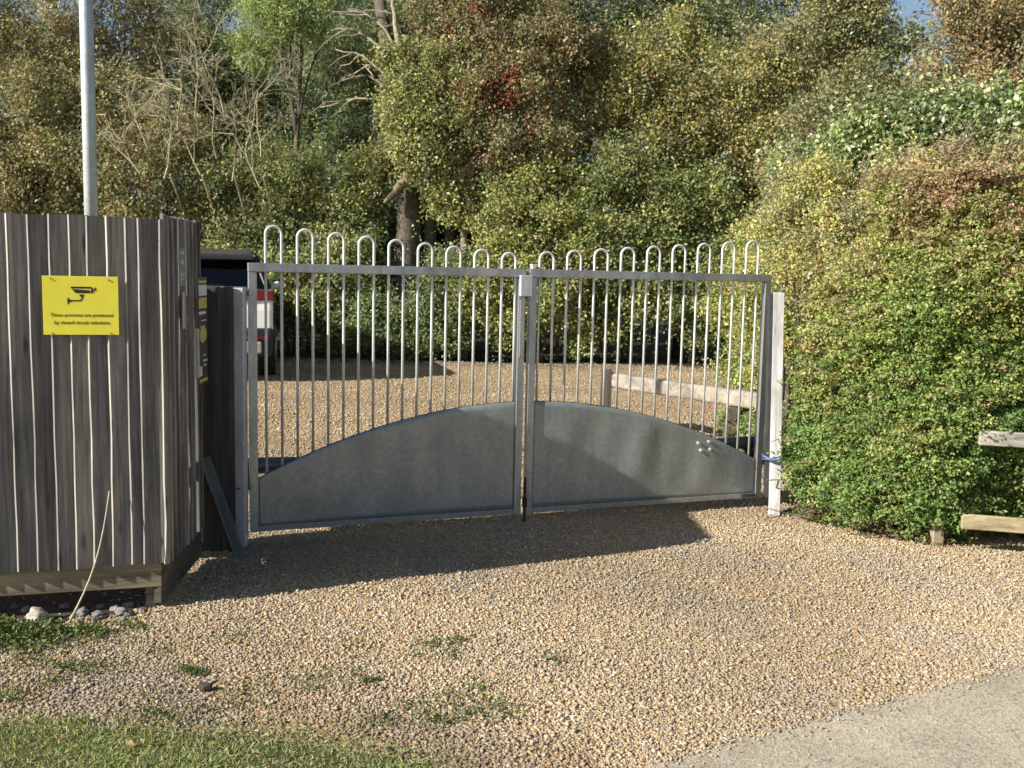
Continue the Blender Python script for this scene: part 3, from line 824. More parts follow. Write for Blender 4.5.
# ------------------------------------------------------------------ low log barrier in the yard
lb = empty('log_barrier', (.98, 10.05, 0)); tag(lb, 'low bleached timber beam on short posts in the yard behind the gate', 'barrier')
a, b = V(.02, .02, .505), V(1.19, -1.54, .505)
d_ = b - a; w_ = unit(V(d_[1], -d_[0], 0)) * .12
mb = MB(); mb.obox(a + w_ / 2 - V(0, 0, .070), d_, -w_, (0, 0, .148))
mb.build('log', M['log'], lb, bevel=.03, segs=3)
for (x, y, h) in ((-.045, -.03, .61), (.95, -1.28, .42)):
    mb = MB(); mb.hexa([(x - .055, y - .05, -.1), (x + .055, y - .05, -.1), (x + .055, y + .05, -.1), (x - .055, y + .05, -.1),
                        (x - .035, y - .05, h), (x + .07, y - .05, h + .012), (x + .07, y + .05, h + .012), (x - .035, y + .05, h)])
    mb.build('post', M['logpost'], lb, bevel=.008)

# ------------------------------------------------------------------ post and rail by the hedge
pr = empty('post_and_rail', (2.56, 5.70, 0)); tag(pr, 'low two rail timber fence half buried in the right end of the hedge', 'fence')
mb = MB(); mb.box(-.048, .016, .085, .15, -.2, .76); mb.build('post', M['rail'], pr, bevel=.005)
mb = MB(); mb.box(1.15, 1.23, -.30, -.21, -.2, .8); mb.build('post', M['rail'], pr, bevel=.005)
for zc, mt, x0 in ((.195, 'rail_new', .05), (.688, 'rail_grey', .11)):
    d = unit(V(1.24, -.26, -.01)); p0 = V(x0, -.045 - .2 * x0, zc - .042)
    mb = MB(); mb.obox(p0, d * 1.25, V(.2, .95, 0) * .038, (0, 0, .085 if mt == 'rail_new' else .084)); mb.build('rail', M[mt], pr, bevel=.006)

# ------------------------------------------------------------------ parked car
CA = math.radians(13.5)
rc = V(math.cos(CA) * .96 - math.sin(CA) * -2.34, math.sin(CA) * .96 + math.cos(CA) * -2.34)
car = empty('parked_car', (-3.26 - rc[0], 13.62 - rc[1], 0), CA)
tag(car, 'white tall estate car with dark roof parked beyond the gate, rear towards us', 'car')
def arch_pts(yc, r, zc, n=9, z0=.36):
    a0 = math.asin((z0 - zc) / r) if abs((z0 - zc) / r) < 1 else 0
    return [(yc + r * math.cos(t), zc + r * math.sin(t)) for t in np.linspace(a0, PI - a0, n)]
prof = [(-2.30, .62), (-2.36, .72), (-2.36, .98), (-2.32, 1.27), (.95, 1.25), (1.75, 1.12), (2.20, .98), (2.30, .75), (2.28, .36)]
prof += arch_pts(1.45, .44, .38) + arch_pts(-1.42, .44, .38) + [(-2.0, .42)]
mb = MB(); mb.prism([(-.95, y, z) for y, z in prof], (1.9, 0, 0)); mb.build('body', M['carwhite'], car, bevel=.05, segs=3)
mb = MB(); mb.hexa([(-.93, -2.43, .36), (.93, -2.43, .36), (.96, -1.90, .36), (-.96, -1.90, .36), (-.95, -2.40, .74), (.95, -2.40, .74), (.962, -1.96, .74), (-.962, -1.96, .74)]); mb.build('bumper', M['carblack'], car, bevel=.04, segs=3)
mb = MB(); mb.box(-.80, .80, -2.455, -2.40, .40, .56); mb.build('skid_plate', M['cargrey'], car, bevel=.02)
for sx in (-1, 1):
    mb = MB(); mb.box(min(sx * .45, sx * .90), max(sx * .45, sx * .90), -2.452, -2.42, .59, .63); mb.build('reflector', M['red'], car, bevel=.006)
    mb = MB(); mb.hexa([tuple(p) for p in ([(sx * .50, -2.385, 1.11), (sx * .965, -2.36, 1.11), (sx * .965, -1.98, 1.16), (sx * .50, -2.2, 1.11), (sx * .50, -2.365, 1.25), (sx * .955, -2.335, 1.25), (sx * .955, -1.98, 1.22), (sx * .50, -2.2, 1.25)] if sx > 0 else
            [(sx * .965, -2.36, 1.11), (sx * .50, -2.385, 1.11), (sx * .50, -2.2, 1.11), (sx * .965, -1.98, 1.16), (sx * .955, -2.335, 1.25), (sx * .50, -2.365, 1.25), (sx * .50, -2.2, 1.25), (sx * .955, -1.98, 1.22)])]); mb.build('tail_light', M['red'], car, bevel=.015)
mb = MB(); mb.box(-.40, .40, -2.372, -2.30, .66, .80); mb.build('tailgate_recess', M['carblack'], car, bevel=.01)
# cabin
mb = MB(); mb.hexa([(-.74, -2.16, 1.66), (.74, -2.16, 1.66), (.74, .25, 1.66), (-.74, .25, 1.66), (-.66, -1.98, 1.80), (.66, -1.98, 1.80), (.64, .05, 1.78), (-.64, .05, 1.78)]); mb.build('roof', M['carroof'], car, bevel=.04, segs=3)
mb = MB(); mb.hexa([(-.70, -2.30, 1.655), (.70, -2.30, 1.655), (.70, -2.0, 1.64), (-.70, -2.0, 1.64), (-.70, -2.28, 1.69), (.70, -2.28, 1.69), (.68, -2.0, 1.74), (-.68, -2.0, 1.74)]); mb.build('spoiler', M['carblack'], car, bevel=.015)
def pillar(p, q, r=.035):
    m = MB(); m.tube([p, q], r, 6); m.build('pillar', M['carblack'], car)
for sx in (-1, 1):
    pillar((sx * .86, -2.27, 1.25), (sx * .70, -2.06, 1.70), .06); pillar((sx * .90, -1.35, 1.25), (sx * .71, -1.30, 1.70)); pillar((sx * .90, -.25, 1.25), (sx * .71, -.3, 1.70)); pillar((sx * .88, 1.0, 1.24), (sx * .69, .2, 1.69))
    m = MB(); m.hexa([(sx * .898, -2.2, 1.26), (sx * .90, .95, 1.26), (sx * .894, .95, 1.26), (sx * .892, -2.2, 1.26), (sx * .712, -2.02, 1.67), (sx * .70, .2, 1.67), (sx * .694, .2, 1.67), (sx * .706, -2.02, 1.67)]); m.build('side_window', M['glass'], car)
m = MB(); m.hexa([(-.84, -2.33, 1.27), (.84, -2.33, 1.27), (.84, -2.325, 1.27), (-.84, -2.325, 1.27), (-.68, -2.13, 1.66), (.68, -2.13, 1.66), (.68, -2.125, 1.66), (-.68, -2.125, 1.66)]); m.build('rear_window', M['glass'], car)
m = MB(); m.hexa([(-.84, 1.0, 1.25), (.84, 1.0, 1.25), (.84, 1.006, 1.25), (-.84, 1.006, 1.25), (-.67, .24, 1.67), (.67, .24, 1.67), (.67, .246, 1.67), (-.67, .246, 1.67)]); m.build('windscreen', M['glass'], car)
for x in (-.45, .45):
    for y in (-.55, .25):
        m = MB(); m.box(x - .24, x + .24, y - .08, y + .08, .8, 1.38); m.box(x - .14, x + .14, y - .06, y + .05, 1.39, 1.58); m.build('seat', M['seat'], car, bevel=.05, segs=3)
for x, rot in ((-.86, 1), (.86, -1)):
    for y in (-1.42, 1.45):
        m = MB(); m.tube([(x - .12, y, .37), (x + .12, y, .37)], [.37, .37], 32); t = m.build('wheel', M['tyre'], car, bevel=.03)
        xo = x + (.122 if x > 0 else -.122)
        m = MB(); m.tube([(xo - .008, y, .37), (xo + .008, y, .37)], [.25, .23], 24)
        for k in range(5):
            a = 2 * PI * k / 5; m.obox((xo + (.009 if x > 0 else -.02), y - .02, .36), (.011, 0, 0), (0, .04 * math.cos(a), .04 * math.sin(a)), (0, -.2 * math.sin(a), .2 * math.cos(a)))
        m.build('rim', M['rim'], t)
m = MB(); m.hexa([(.93, .82, 1.20), (1.06, .82, 1.22), (1.06, .90, 1.22), (.93, .90, 1.20), (.93, .82, 1.30), (1.05, .82, 1.34), (1.05, .90, 1.34), (.93, .90, 1.30)]); m.build('wing_mirror', M['carwhite'], car, bevel=.03)
m = MB(); m.hexa([(-1.12, .62, 1.22), (-.93, .62, 1.20), (-.93, .72, 1.20), (-1.12, .72, 1.22), (-1.10, .62, 1.38), (-.93, .62, 1.32), (-.93, .72, 1.32), (-1.10, .72, 1.38)]); m.build('wing_mirror', M['carwhite'], car, bevel=.03)
m = MB(); m.hexa([(-.93, 2.05, .7), (-.5, 2.31, .7), (-.5, 2.2, .7), (-.9, 1.95, .7), (-.93, 2.0, .9), (-.5, 2.26, .9), (-.5, 2.1, .9), (-.9, 1.9, .9)]); m.build('headlight', M['rim'], car, bevel=.02)
m = MB(); m.hexa([(.5, 2.31, .7), (.93, 2.05, .7), (.9, 1.95, .7), (.5, 2.2, .7), (.5, 2.26, .9), (.93, 2.0, .9), (.9, 1.9, .9), (.5, 2.1, .9)]); m.build('headlight', M['rim'], car, bevel=.02)

mb = MB(); P_ = [fence_world(x, y, 0) for x, y in ((-2.6, -.06), (-.05, .0), (-.02, .75), (-2.6, .75))]
nn = 40; top_ = [(P_[0][0] + (P_[1][0] - P_[0][0]) * i / nn + .02 * math.sin(i * 2.1), P_[0][1] + (P_[1][1] - P_[0][1]) * i / nn + .035 * math.sin(i * 1.3) + .02 * math.sin(i * 3.7), -.02) for i in range(nn + 1)]
mb.prism(top_ + [(P_[2][0], P_[2][1], -.02), (P_[3][0], P_[3][1], -.02)], (0, 0, .024))
tag(mb.build('soil', M['earth']), 'dark bare soil under the board fence', 'soil', kind='structure')

# ------------------------------------------------------------------ stones, stalk, weeds, fallen leaves
def rock(name, loc, size, mat, seed, label, cat, group=None):
    rng = np.random.default_rng(seed); v, f = ico()
    for _ in range(2):
        mp = {}; v = list(map(np.array, v)); nf = []
        def mid(a, b):
            k_ = (min(a, b), max(a, b))
            if k_ not in mp: mp[k_] = len(v); v.append(unit(v[a] + v[b]))
            return mp[k_]
        for a, b, c_ in f:
            ab, bc, ca = mid(a, b), mid(b, c_), mid(c_, a); nf += [(a, ab, ca), (b, bc, ab), (c_, ca, bc), (ab, bc, ca)]
        f = nf; v = np.array(v)
    d = 1 + .18 * np.sin(3.1 * v[:, 0] + seed) * np.sin(4.3 * v[:, 1]) + .12 * np.sin(7 * v[:, 2] + 5 * v[:, 0]) + rng.normal(0, .05, len(v))
    v = v * d[:, None] * np.array(size)
    o = raw_mesh(name, v, np.array(f), 3, mat); o.location = loc; o.rotation_euler = (0, 0, rng.uniform(0, 6))
    tag(o, label, cat, group); return o
rock('rock', (-2.055, 4.225, .028), (.048, .042, .036), M['rock'], 1, 'pale lumpy limestone rock under the fence beside the weeds', 'rock')
gl_ = 'small grey rubble stone lying in the shade under the fence'
for i, (x, y, s_) in enumerate(((-1.905, 4.345, .032), (-1.83, 4.33, .026), (-1.735, 4.36, .033), (-1.70, 4.34, .022), (-2.16, 4.36, .03), (-1.78, 4.40, .028), (-2.3, 4.33, .026), (-2.24, 4.40, .02), (-2.02, 4.42, .024), (-1.95, 4.40, .018), (-1.86, 4.43, .022), (-1.66, 4.40, .02), (-1.74, 4.45, .026), (-2.12, 4.28, .018), (-1.82, 4.28, .02), (-1.88, 4.24, .016), (-1.70, 4.28, .018))):
    rock('rubble_stone', (x, y, s_ * .30), (s_ * .95, s_ * .8, s_ * .55), M['rock_grey'], 10 + i, gl_, 'stone', 'grey rubble under the fence')
rock('rock', (-1.112, 3.568, .012), (.024, .018, .016), M['rock_dark'], 3, 'dark flint lump in the gravel above the lawn', 'rock')
a = V(-1.922, 4.245, 0); b = V(*fence_world(-.213, -.036, .57))
pts = [a + (b - a) * t + V(.035 * math.sin(PI * t), -.02 * math.sin(PI * t), -.02 * math.sin(PI * t)) for t in np.linspace(0, 1, 9)]
mb = MB(); mb.tube(pts, [.0048 - .0022 * i / 8 for i in range(9)], 7)
o = mb.build('dry_stalk', M['stalk'], smooth=True); tag(o, 'thin bleached dead stalk leaning up against the board fence', 'dead stalk')

def tuft(name, x, y, r, h, n, leaf, asp, pal, seed, label, cat, group=None, kind=None, flat=.5):
    rng = np.random.default_rng(seed)
    root_xy = np.stack([x + rng.normal(0, r * .55, n), y + rng.normal(0, r * .45, n), np.zeros(n)], -1)
    D = rand_unit(rng, n); D[:, 2] = np.abs(D[:, 2]) * flat + .25; D = nrm(D)
    N = nrm(np.stack([rng.normal(0, .5, n), rng.normal(0, .5, n), np.ones(n)], -1))
    root_xy[:, 2] = rng.uniform(0, h, n) * np.exp(-((root_xy[:, 0] - x) ** 2 + (root_xy[:, 1] - y) ** 2) / (r * r)) + .004
    L = leaf * rng.uniform(.6, 1.3, n); ci = rng.choice(len(pal), n)
    col = np.array(pal)[ci] * rng.uniform(.75, 1.25, (n, 1))
    o = leaf_obj(name, root_xy, D, N, L, L * asp, col, M['grass'])
    tag(o, label, cat, group, kind); return o
WG = [(.10, .15, .045), (.13, .19, .05), (.08, .12, .045), (.17, .21, .07)]
for i, (x, y, r, h, n) in enumerate(((-2.20, 4.03, .18, .085, 950), (-1.99, 4.05, .15, .06, 620), (-2.36, 4.12, .15, .10, 700), (-1.80, 4.10, .12, .03, 260), (-2.27, 3.84, .15, .035, 420), (-1.95, 3.90, .13, .02, 170))):
    tuft('weed_clump', x, y, r, h, n, .021, .62, WG + [(.20, .20, .09)], 50 + i, 'low dark green weed clump spreading at the foot of the fence', 'weed', 'weeds at the foot of the fence')
rngw = np.random.default_rng(77)
spots = [(float(a_), float(b_)) for a_, b_ in zip(rngw.uniform(-2.0, .25, 26), rngw.uniform(3.25, 4.3, 26) ** 1.0)] + [(-1.72, 4.15), (-1.66, 4.22), (-1.42, 3.92), (-1.55, 3.75), (-.62, 4.02), (-.98, 3.55), (-.72, 3.58), (-.52, 3.66), (-.35, 3.45), (-1.02, 3.42), (-.18, 3.38), (-1.68, 3.6), (-.88, 3.40), (-.1, 3.62), (-1.25, 3.50), (-.45, 3.32), (-1.9, 3.75), (-.25, 3.95)]
for i, (x, y) in enumerate(spots):
    tuft('weed', x, y, rngw.uniform(.035, .13), .010, int(rngw.uniform(24, 95)), .022, .30, WG + [(.13, .15, .05)], 100 + i, 'sparse little green weed growing up through the gravel near the lawn', 'weed', 'little weeds scattered in the gravel')
# grass blades
rng = np.random.default_rng(5); n = 52000
x = rng.uniform(-2.3, .14, n); y = rng.uniform(2.62, 3.36, n)
ed = lawn_y(x) - y
pat = np.sin(6 * x + 2) * np.sin(9 * y) * .5 + .5
keep = (ed > -.06 + rng.normal(0, .04, n) + .05 * np.sin(7 * x) * np.sin(3.1 * x + 1)) & (rng.random(n) < np.clip(.22 + ed * 6, .06, 1) * (.55 + .45 * pat)) & ((np.stack([x, y], -1) - E0) @ EN < -.02)
x, y, ed, pat = x[keep], y[keep], ed[keep], pat[keep]; n = len(x)
D = np.stack([rng.normal(0, 1.0, n), rng.normal(0, 1.0, n), rng.uniform(.25, 1.2, n)], -1); D = nrm(D)
N = nrm(np.stack([rng.normal(0, .7, n), rng.normal(0, .7, n), rng.normal(.6, .3, n)], -1))
L = rng.uniform(.014, .034, n) * (.75 + .4 * pat)
gp_ = np.array([(.29, .35, .13), (.37, .41, .16), (.22, .29, .10), (.46, .43, .25), (.52, .46, .31)])
col = gp_[rng.choice(5, n, p=[.30, .26, .17, .17, .10])] * rng.uniform(.75, 1.25, (n, 1))
o = leaf_obj('grass', np.stack([x, y, np.full(n, .010)], -1), D, N, L, np.full(n, .0034), col, M['grass'], fold=.1)
tag(o, 'short mown grass of the lawn corner', 'grass', kind='stuff')
for i, (x, y) in enumerate(((-1.18, 3.09), (-1.22, 3.07), (-.42, 3.10), (-1.0, 3.20), (-.62, 3.16), (.05, 3.12), (-.80, 3.02), (-1.45, 3.12))):
    r_ = np.random.default_rng(200 + i)
    o = leaf_obj('fallen_leaf', np.array([[0, 0, 0.]]), nrm(np.array([[r_.normal(), r_.normal(), .1]])), nrm(np.array([[r_.normal() * .3, r_.normal() * .3, 1]])), np.array([.036]), np.array([.024]), np.array([[.42, .27, .13]]), M['leaf'], fold=.3)
    o.location = (x, y, .034); tag(o, 'small curled tan fallen leaf lying on the lawn edge', 'leaf', 'fallen leaves on the lawn edge')

# ------------------------------------------------------------------ clipped hedge on the right
def hedge():
    rng = np.random.default_rng(21)
    base = np.array([(1.92, 6.52), (2.14, 6.13), (2.42, 5.80), (2.62, 5.72), (2.9, 5.70), (3.5, 5.62)])
    seg = np.linalg.norm(np.diff(base, axis=0), axis=1); cum = np.concatenate([[0], np.cumsum(seg)])
    inn = nrm(np.array([(.80, .60), (.76, .65), (.62, .78), (.38, .92), (.2, .98), (.16, .98)]))
    def place(s, h, extra):
        bx = np.interp(s, cum, base[:, 0]); by = np.interp(s, cum, base[:, 1])
        ix = np.interp(s, cum, inn[:, 0]); iy = np.interp(s, cum, inn[:, 1])
        set_ = .34 * np.clip(h - 1.45, 0, None) ** 1.3 + .09 * np.clip(.30 - h, 0, 1) / .30
        k = np.clip((s - cum[3] + .10) / .30, 0, 1) * np.clip((.95 - h) / .35, 0, 1)
        set_ = set_ + .10 * k + .30 * k * np.clip(.22 - h, 0, .2) / .2
        bul = np.clip(s / .45, .15, 1) * (.05 * np.sin(3.1 * s + 2.2 * h) + .045 * np.sin(6.7 * h - 3.3 * s + 1) + .03 * np.sin(11 * s + 7 * h))
        dep = set_ - bul + extra
        x = bx + ix * dep + .22 * np.clip(h - 1.2, 0, None) * np.clip(1 - s / .5, 0, 1)
        return np.stack([x, by + iy * dep, h], -1), nrm(np.stack([-ix, -iy, .12 + .6 * np.clip(h - 1.25, 0, .8)], -1))
    npad = 1750
    s = rng.uniform(-.02, cum[-1], npad); h = rng.uniform(0, 1, npad) ** .95 * 2.2 + .02
    keep = ~((s < .3) & (h > 1.45 + 1.2 * s)); s, h = s[keep], h[keep]
    Cp, Op = place(s, h, rng.exponential(.05, len(s)) - .035)
    deep = rng.random(len(s)) < .22
    Cp[deep] -= Op[deep] * .11
    mixv = h / 2 * .72 + .13 * np.sin(2.3 * s + 1.1 * h) + .10 * np.sin(5.1 * s - 4.2 * h) + rng.normal(0, .15, len(h)) + .40 * np.clip(s - .5, 0, 1) * np.clip(h - .9, 0, 1) + .18 * np.clip(h - 1.6, 0, 1)
    pal = np.array([(.165, .255, .078), (.235, .315, .092), (.345, .37, .125), (.385, .335, .16), (.375, .262, .17)])
    idx = np.clip((mixv * 4.0).astype(int), 0, 4)
    per_s = 15
    pi_ = np.repeat(np.arange(len(s)), per_s); n = len(pi_)
    C = Cp[pi_] + rng.normal(0, 1, (n, 3)) * V(.048, .040, .026) + Op[pi_] * rng.normal(0, .012, (n, 1))
    C[:, 2] -= .25 * np.abs(rng.normal(0, .05, n))
    O = Op[pi_]; per = 19
    ax = nrm(O * .75 + np.stack([rng.normal(0, .55, n), rng.normal(0, .3, n), rng.normal(-.05, .25, n)], -1))
    t = rng.uniform(-.5, .6, (n, per, 1)); off = rng.normal(0, 1, (n, per, 3)) * V(.017, .014, .008)
    P = (C[:, None] + ax[:, None] * t * .10 + off).reshape(-1, 3); k = n * per
    D = nrm((ax[:, None] * .6 + rng.normal(0, .6, (n, per, 3))).reshape(-1, 3))
    N = nrm((O[:, None] * .5 + rng.normal(0, .5, (n, per, 3)) + V(0, 0, .6)).reshape(-1, 3))
    L = .0195 * rng.uniform(.6, 1.45, k)
    colp = pal[idx] * rng.uniform(.75, 1.25, (len(s), 1))
    odd = rng.random(n) < .24
    cs_ = colp[pi_] * rng.uniform(.8, 1.2, (n, 1)); cs_[odd] = pal[np.clip(idx[pi_][odd] + rng.choice([-2, -1, 1, 2], odd.sum()), 0, 4)]
    dry = (C[:, 2] < .13) & (rng.random(n) < .4); cs_[dry] = np.array([.22, .16, .09])
    col = np.repeat(cs_, per, 0) * rng.uniform(.8, 1.22, (k, 1))
    P[:, 2] = np.maximum(P[:, 2], .012)
    root = empty('hedge', (1.86, 6.5, 0)); tag(root, 'dense green clipped hedge to the right of the gate, browning towards its top', 'hedge')
    leaf_obj('foliage', P - V(1.86, 6.5, 0), D, N, L, L * .66, col, M['leaf'], root)
    st = MB()
    for i in range(60):
        s_ = rng.uniform(0, cum[-1]); d0 = rng.uniform(.14, .5)
        q, o = place(np.array([s_]), np.array([.3]), np.array([d0])); o = o[0]
        p0 = V(q[0][0] - 1.86, q[0][1] - 6.5, -.03)
        p1 = p0 + V(rng.normal(0, .15) - o[0] * .3, rng.normal(0, .1) - o[1] * .3, rng.uniform(1.0, 1.7))
        p = bezier(p0, p1, 0, 6, rng, .1); st.tube(p, [.014 * (1 - .7 * q_ / 6) for q_ in range(7)], 5)
        for q_ in range(5):
            b0 = p[q_ % 6]; st.tube(bezier(b0, b0 + V(rng.normal(0, .15) + o[0] * .22, rng.normal(0, .1) + o[1] * .22, rng.uniform(-.05, .25)), 0, 3, rng, .1), [.006, .005, .004, .002], 4, cap=False)
    st.build('stem', M['twig'], root)
hedge()

# ------------------------------------------------------------------ bushes and trees
# above and behind the hedge
plant('hawthorn_bush', 'brownish autumn hawthorn bush rising straight above the clipped hedge', 'bush', None,
      [(2.88, 7.30, 2.04, .45, .4, .40), (3.14, 7.10, 2.10, .5, .4, .45), (3.54, 7.00, 2.11, .5, .4, .5), (3.32, 7.05, 1.79, .45, .4, .3), (3.05, 7.50, 2.27, .35, .3, .25)],
      2600, 16, .16, .03, .030, .66, [BR, (.21, .15, .075), YG, OL, (.17, .17, .055), (.25, .15, .07)], [30, 22, 14, 14, 12, 8], 31, twigs=500, limb_r=.03)
plant('pale_shrub', 'pale yellow green shrub between the white post and the brown hawthorn bush', 'shrub', None,
      [(2.19, 7.90, 1.87, .36, .35, .36), (2.45, 7.70, 2.05, .42, .4, .38), (2.61, 7.40, 1.86, .4, .35, .34), (2.27, 7.60, 1.62, .36, .35, .3), (2.29, 8.20, 2.20, .3, .3, .3), (2.72, 7.60, 2.17, .36, .35, .28), (2.46, 7.20, 1.60, .36, .3, .3)],
      2700, 15, .15, .03, .028, .66, [YG, OL, GG, (.25, .21, .07), BR, OR], [34, 20, 18, 14, 9, 4], 36, twigs=380, limb_r=.025)
plant('ivy_bush', 'light green large leaved ivy bush topping the hedge, catching the sun', 'bush', None,
      [(2.50, 8.60, 2.30, .36, .35, .36), (2.79, 8.50, 2.56, .44, .4, .34), (3.15, 8.30, 2.64, .48, .4, .38), (3.55, 8.20, 2.65, .5, .4, .40), (4.00, 8.10, 2.62, .5, .45, .42), (2.96, 8.30, 2.50, .5, .4, .4), (3.79, 8.00, 2.49, .5, .4, .4)],
      3800, 12, .20, .06, .047, .82, [(.085, .108, .042), (.125, .152, .056), (.19, .205, .075), (.055, .075, .032), (.30, .30, .17), (.15, .125, .06)], [26, 26, 18, 18, 8, 6], 32, mat='leaf_gloss', twigs=150, limb_r=.03)
plant('yellowing_bush', 'yellow green bush behind the gate filling the corner by the white post', 'bush', None,
      [(3.04, 13.60, 1.26, .55, .5, .6), (3.07, 12.20, 1.76, .5, .5, .55), (3.03, 11.60, 1.11, .5, .5, .55), (3.07, 13.20, 0.59, .45, .4, .45), (2.93, 11.00, 2.11, .45, .4, .4), (3.05, 12.00, 0.44, .42, .4, .42), (2.88, 10.20, 1.77, .4, .4, .45), (2.86, 10.00, 1.16, .4, .4, .5)],
      3600, 14, .22, .05, .046, .66, [YG, (.15, .175, .05), GN, OR, (.24, .20, .05)], [34, 28, 20, 4, 8], 33, twigs=220)
plant('undergrowth_bush', 'small dark green bush at the foot of the old broken trunk', 'bush', None,
      [(-1.47, 17.60, 0.96, .42, .4, .5), (-2.38, 17.60, 0.71, .40, .4, .45), (-1.70, 17.50, 0.26, .36, .3, .3), (-1.14, 17.50, 0.54, .36, .3, .38), (-1.10, 17.70, 1.58, .36, .3, .4)],
      1500, 14, .28, .07, .062, .6, [OL, GN, DG, GG], [3, 3, 3, 2], 62)
plant('low_weeds', 'leafy green weeds growing under the right end of the timber beam', 'weeds', None,
      [(2.08, 8.90, 0.25, .22, .2, .22), (2.14, 8.50, 0.25, .2, .2, .2)], 240, 14, .14, .03, .04, .6, [GN, YG, (.12, .16, .04)], [3, 2, 2], 34)

# bank of shrubs along the far side of the yard
plant('bramble_bank', 'sprawling olive green bramble shrub behind the parked car', 'shrub', None,
      [(-5.52, 18.60, 2.85, .8, .7, .7), (-4.71, 18.80, 3.16, .8, .7, .7), (-3.80, 18.70, 2.90, .8, .7, .7), (-2.99, 18.50, 2.72, .7, .6, .65), (-5.08, 18.30, 1.95, .8, .6, .7), (-3.88, 18.20, 1.88, .85, .6, .75), (-2.92, 18.10, 1.69, .7, .6, .7), (-4.43, 18.20, 0.88, .8, .6, .6), (-3.21, 18.00, 0.73, .75, .6, .55), (-5.48, 18.40, 0.94, .7, .6, .6)],
      4300, 14, .34, .085, .070, .64, [OL, YG, GG, GN, BR], [34, 24, 22, 16, 8], 41, twigs=420)
plant('olive_shrub', 'brownish olive thicket rising over the left end of the board fence', 'shrub', None,
      [(-9.04, 18.20, 2.93, 1.0, .8, .9), (-8.09, 18.40, 3.05, 1.0, .8, .9), (-6.84, 18.20, 2.97, .95, .8, .85), (-8.79, 18.80, 4.16, 1.0, .8, .9), (-7.39, 19.00, 4.22, .95, .8, .8), (-6.31, 18.80, 3.67, .8, .7, .8), (-10.24, 18.40, 3.54, 1.0, .8, 1.0)],
      3600, 14, .34, .09, .072, .6, [OL, BR, (.15, .135, .065), GG, (.20, .14, .07)], [28, 28, 20, 14, 10], 42, twigs=500)
plant('bare_thorn', 'grey brown thinly leaved tree at the top left beside the pole', 'tree', None,
      [(-9.60, 20.00, 5.55, 1.1, .8, .9), (-8.17, 20.30, 5.36, 1.0, .8, .8), (-8.79, 20.20, 6.56, 1.1, .8, .8), (-10.64, 20.00, 6.28, 1.1, .8, 1.0), (-7.34, 20.50, 6.28, .9, .7, .7)],
      1700, 13, .4, .10, .075, .5, [(.16, .14, .07), BR, OL, (.22, .17, .09)], [3, 3, 2, 2], 43,
      trunk=((-8.6, 20.6, 0), [(0, 0, 0), (.1, 0, 2), (.0, 0, 3.6), (.2, 0, 5)], [.17, .14, .11, .08]), twigs=900, bark='bark_pale')
plant('dark_conifer', 'deep green shaded evergreen behind the bare twiggy shrub', 'tree', None,
      [(-6.82, 22.00, 5.93, 1.2, .9, 1.2), (-5.97, 21.60, 4.84, 1.0, .8, 1.0), (-3.75, 21.60, 5.30, 1.0, .8, 1.2), (-3.44, 21.00, 3.99, .9, .7, .8), (-4.81, 21.60, 4.66, 1.0, .8, 1.0), (-2.97, 22.00, 6.42, 1.0, .8, 1.0), (-6.82, 22.40, 7.17, .9, .8, .8)],
      3000, 14, .4, .10, .09, .4, [DG, (.05, .068, .03), OL, GG], [4, 3, 3, 2], 44,
      trunk=((-5.0, 22, 0), [(0, 0, 0), (.05, 0, 2.5), (.1, 0, 5), (.1, 0, 8)], [.2, .17, .12, .05]))
plant('willow', 'bright lime green willow foliage hanging at the top left of the trees', 'tree', None,
      [(-4.21, 19.60, 6.27, .55, .5, .45), (-4.84, 19.40, 5.66, .5, .5, .4), (-4.64, 19.60, 6.22, .5, .5, .45), (-4.69, 19.80, 6.91, .8, .6, .6), (-3.62, 19.70, 6.63, .5, .5, .4)],
      1100, 15, .45, .08, .10, .22, [LG, (.22, .25, .09), (.12, .15, .05), OL], [4, 2, 3, 2], 45, trunk=((-4.3, 19.9, 0), [(0, 0, 0), (-.1, 0, 2), (.0, 0, 4), (.1, 0, 5.8)], [.07, .06, .05, .03]), up=-.45, limb_r=.03)
ivt = plant('ivy_tree', 'old tree with a thick broken trunk and pale dead limbs, clad in green ivy leaves', 'tree', None,
      [(-1.74, 17.80, 4.16, .62, .5, .55), (-1.34, 18.00, 4.97, .6, .5, .55), (-1.51, 17.70, 3.39, .5, .4, .4), (-1.96, 17.80, 4.50, .42, .4, .4), (-0.98, 17.90, 4.19, .55, .5, .5), (-1.81, 17.60, 3.62, .36, .3, .34), (-2.08, 18.00, 5.21, .36, .3, .34), (-1.16, 17.80, 2.72, .4, .3, .3), (-2.64, 18.30, 3.34, .45, .4, .45)],
      2500, 13, .30, .07, .064, .68, [OL, YG, GG, BR, LG], [30, 26, 18, 10, 6], 46,
      trunk=((-1.93, 18.15, 0), [(0, 0, -.1), (-.02, 0, .8), (.0, 0, 1.7), (.02, .02, 2.6), (-.05, .1, 3.4), (-.12, .2, 4.4), (-.45, .3, 5.6), (-.75, .4, 7.4)], [.27, .24, .225, .215, .19, .15, .12, .08]), bark='bark')
mb = MB(); rng = np.random.default_rng(3)
O_ = V(-1.93, 18.15, 0)
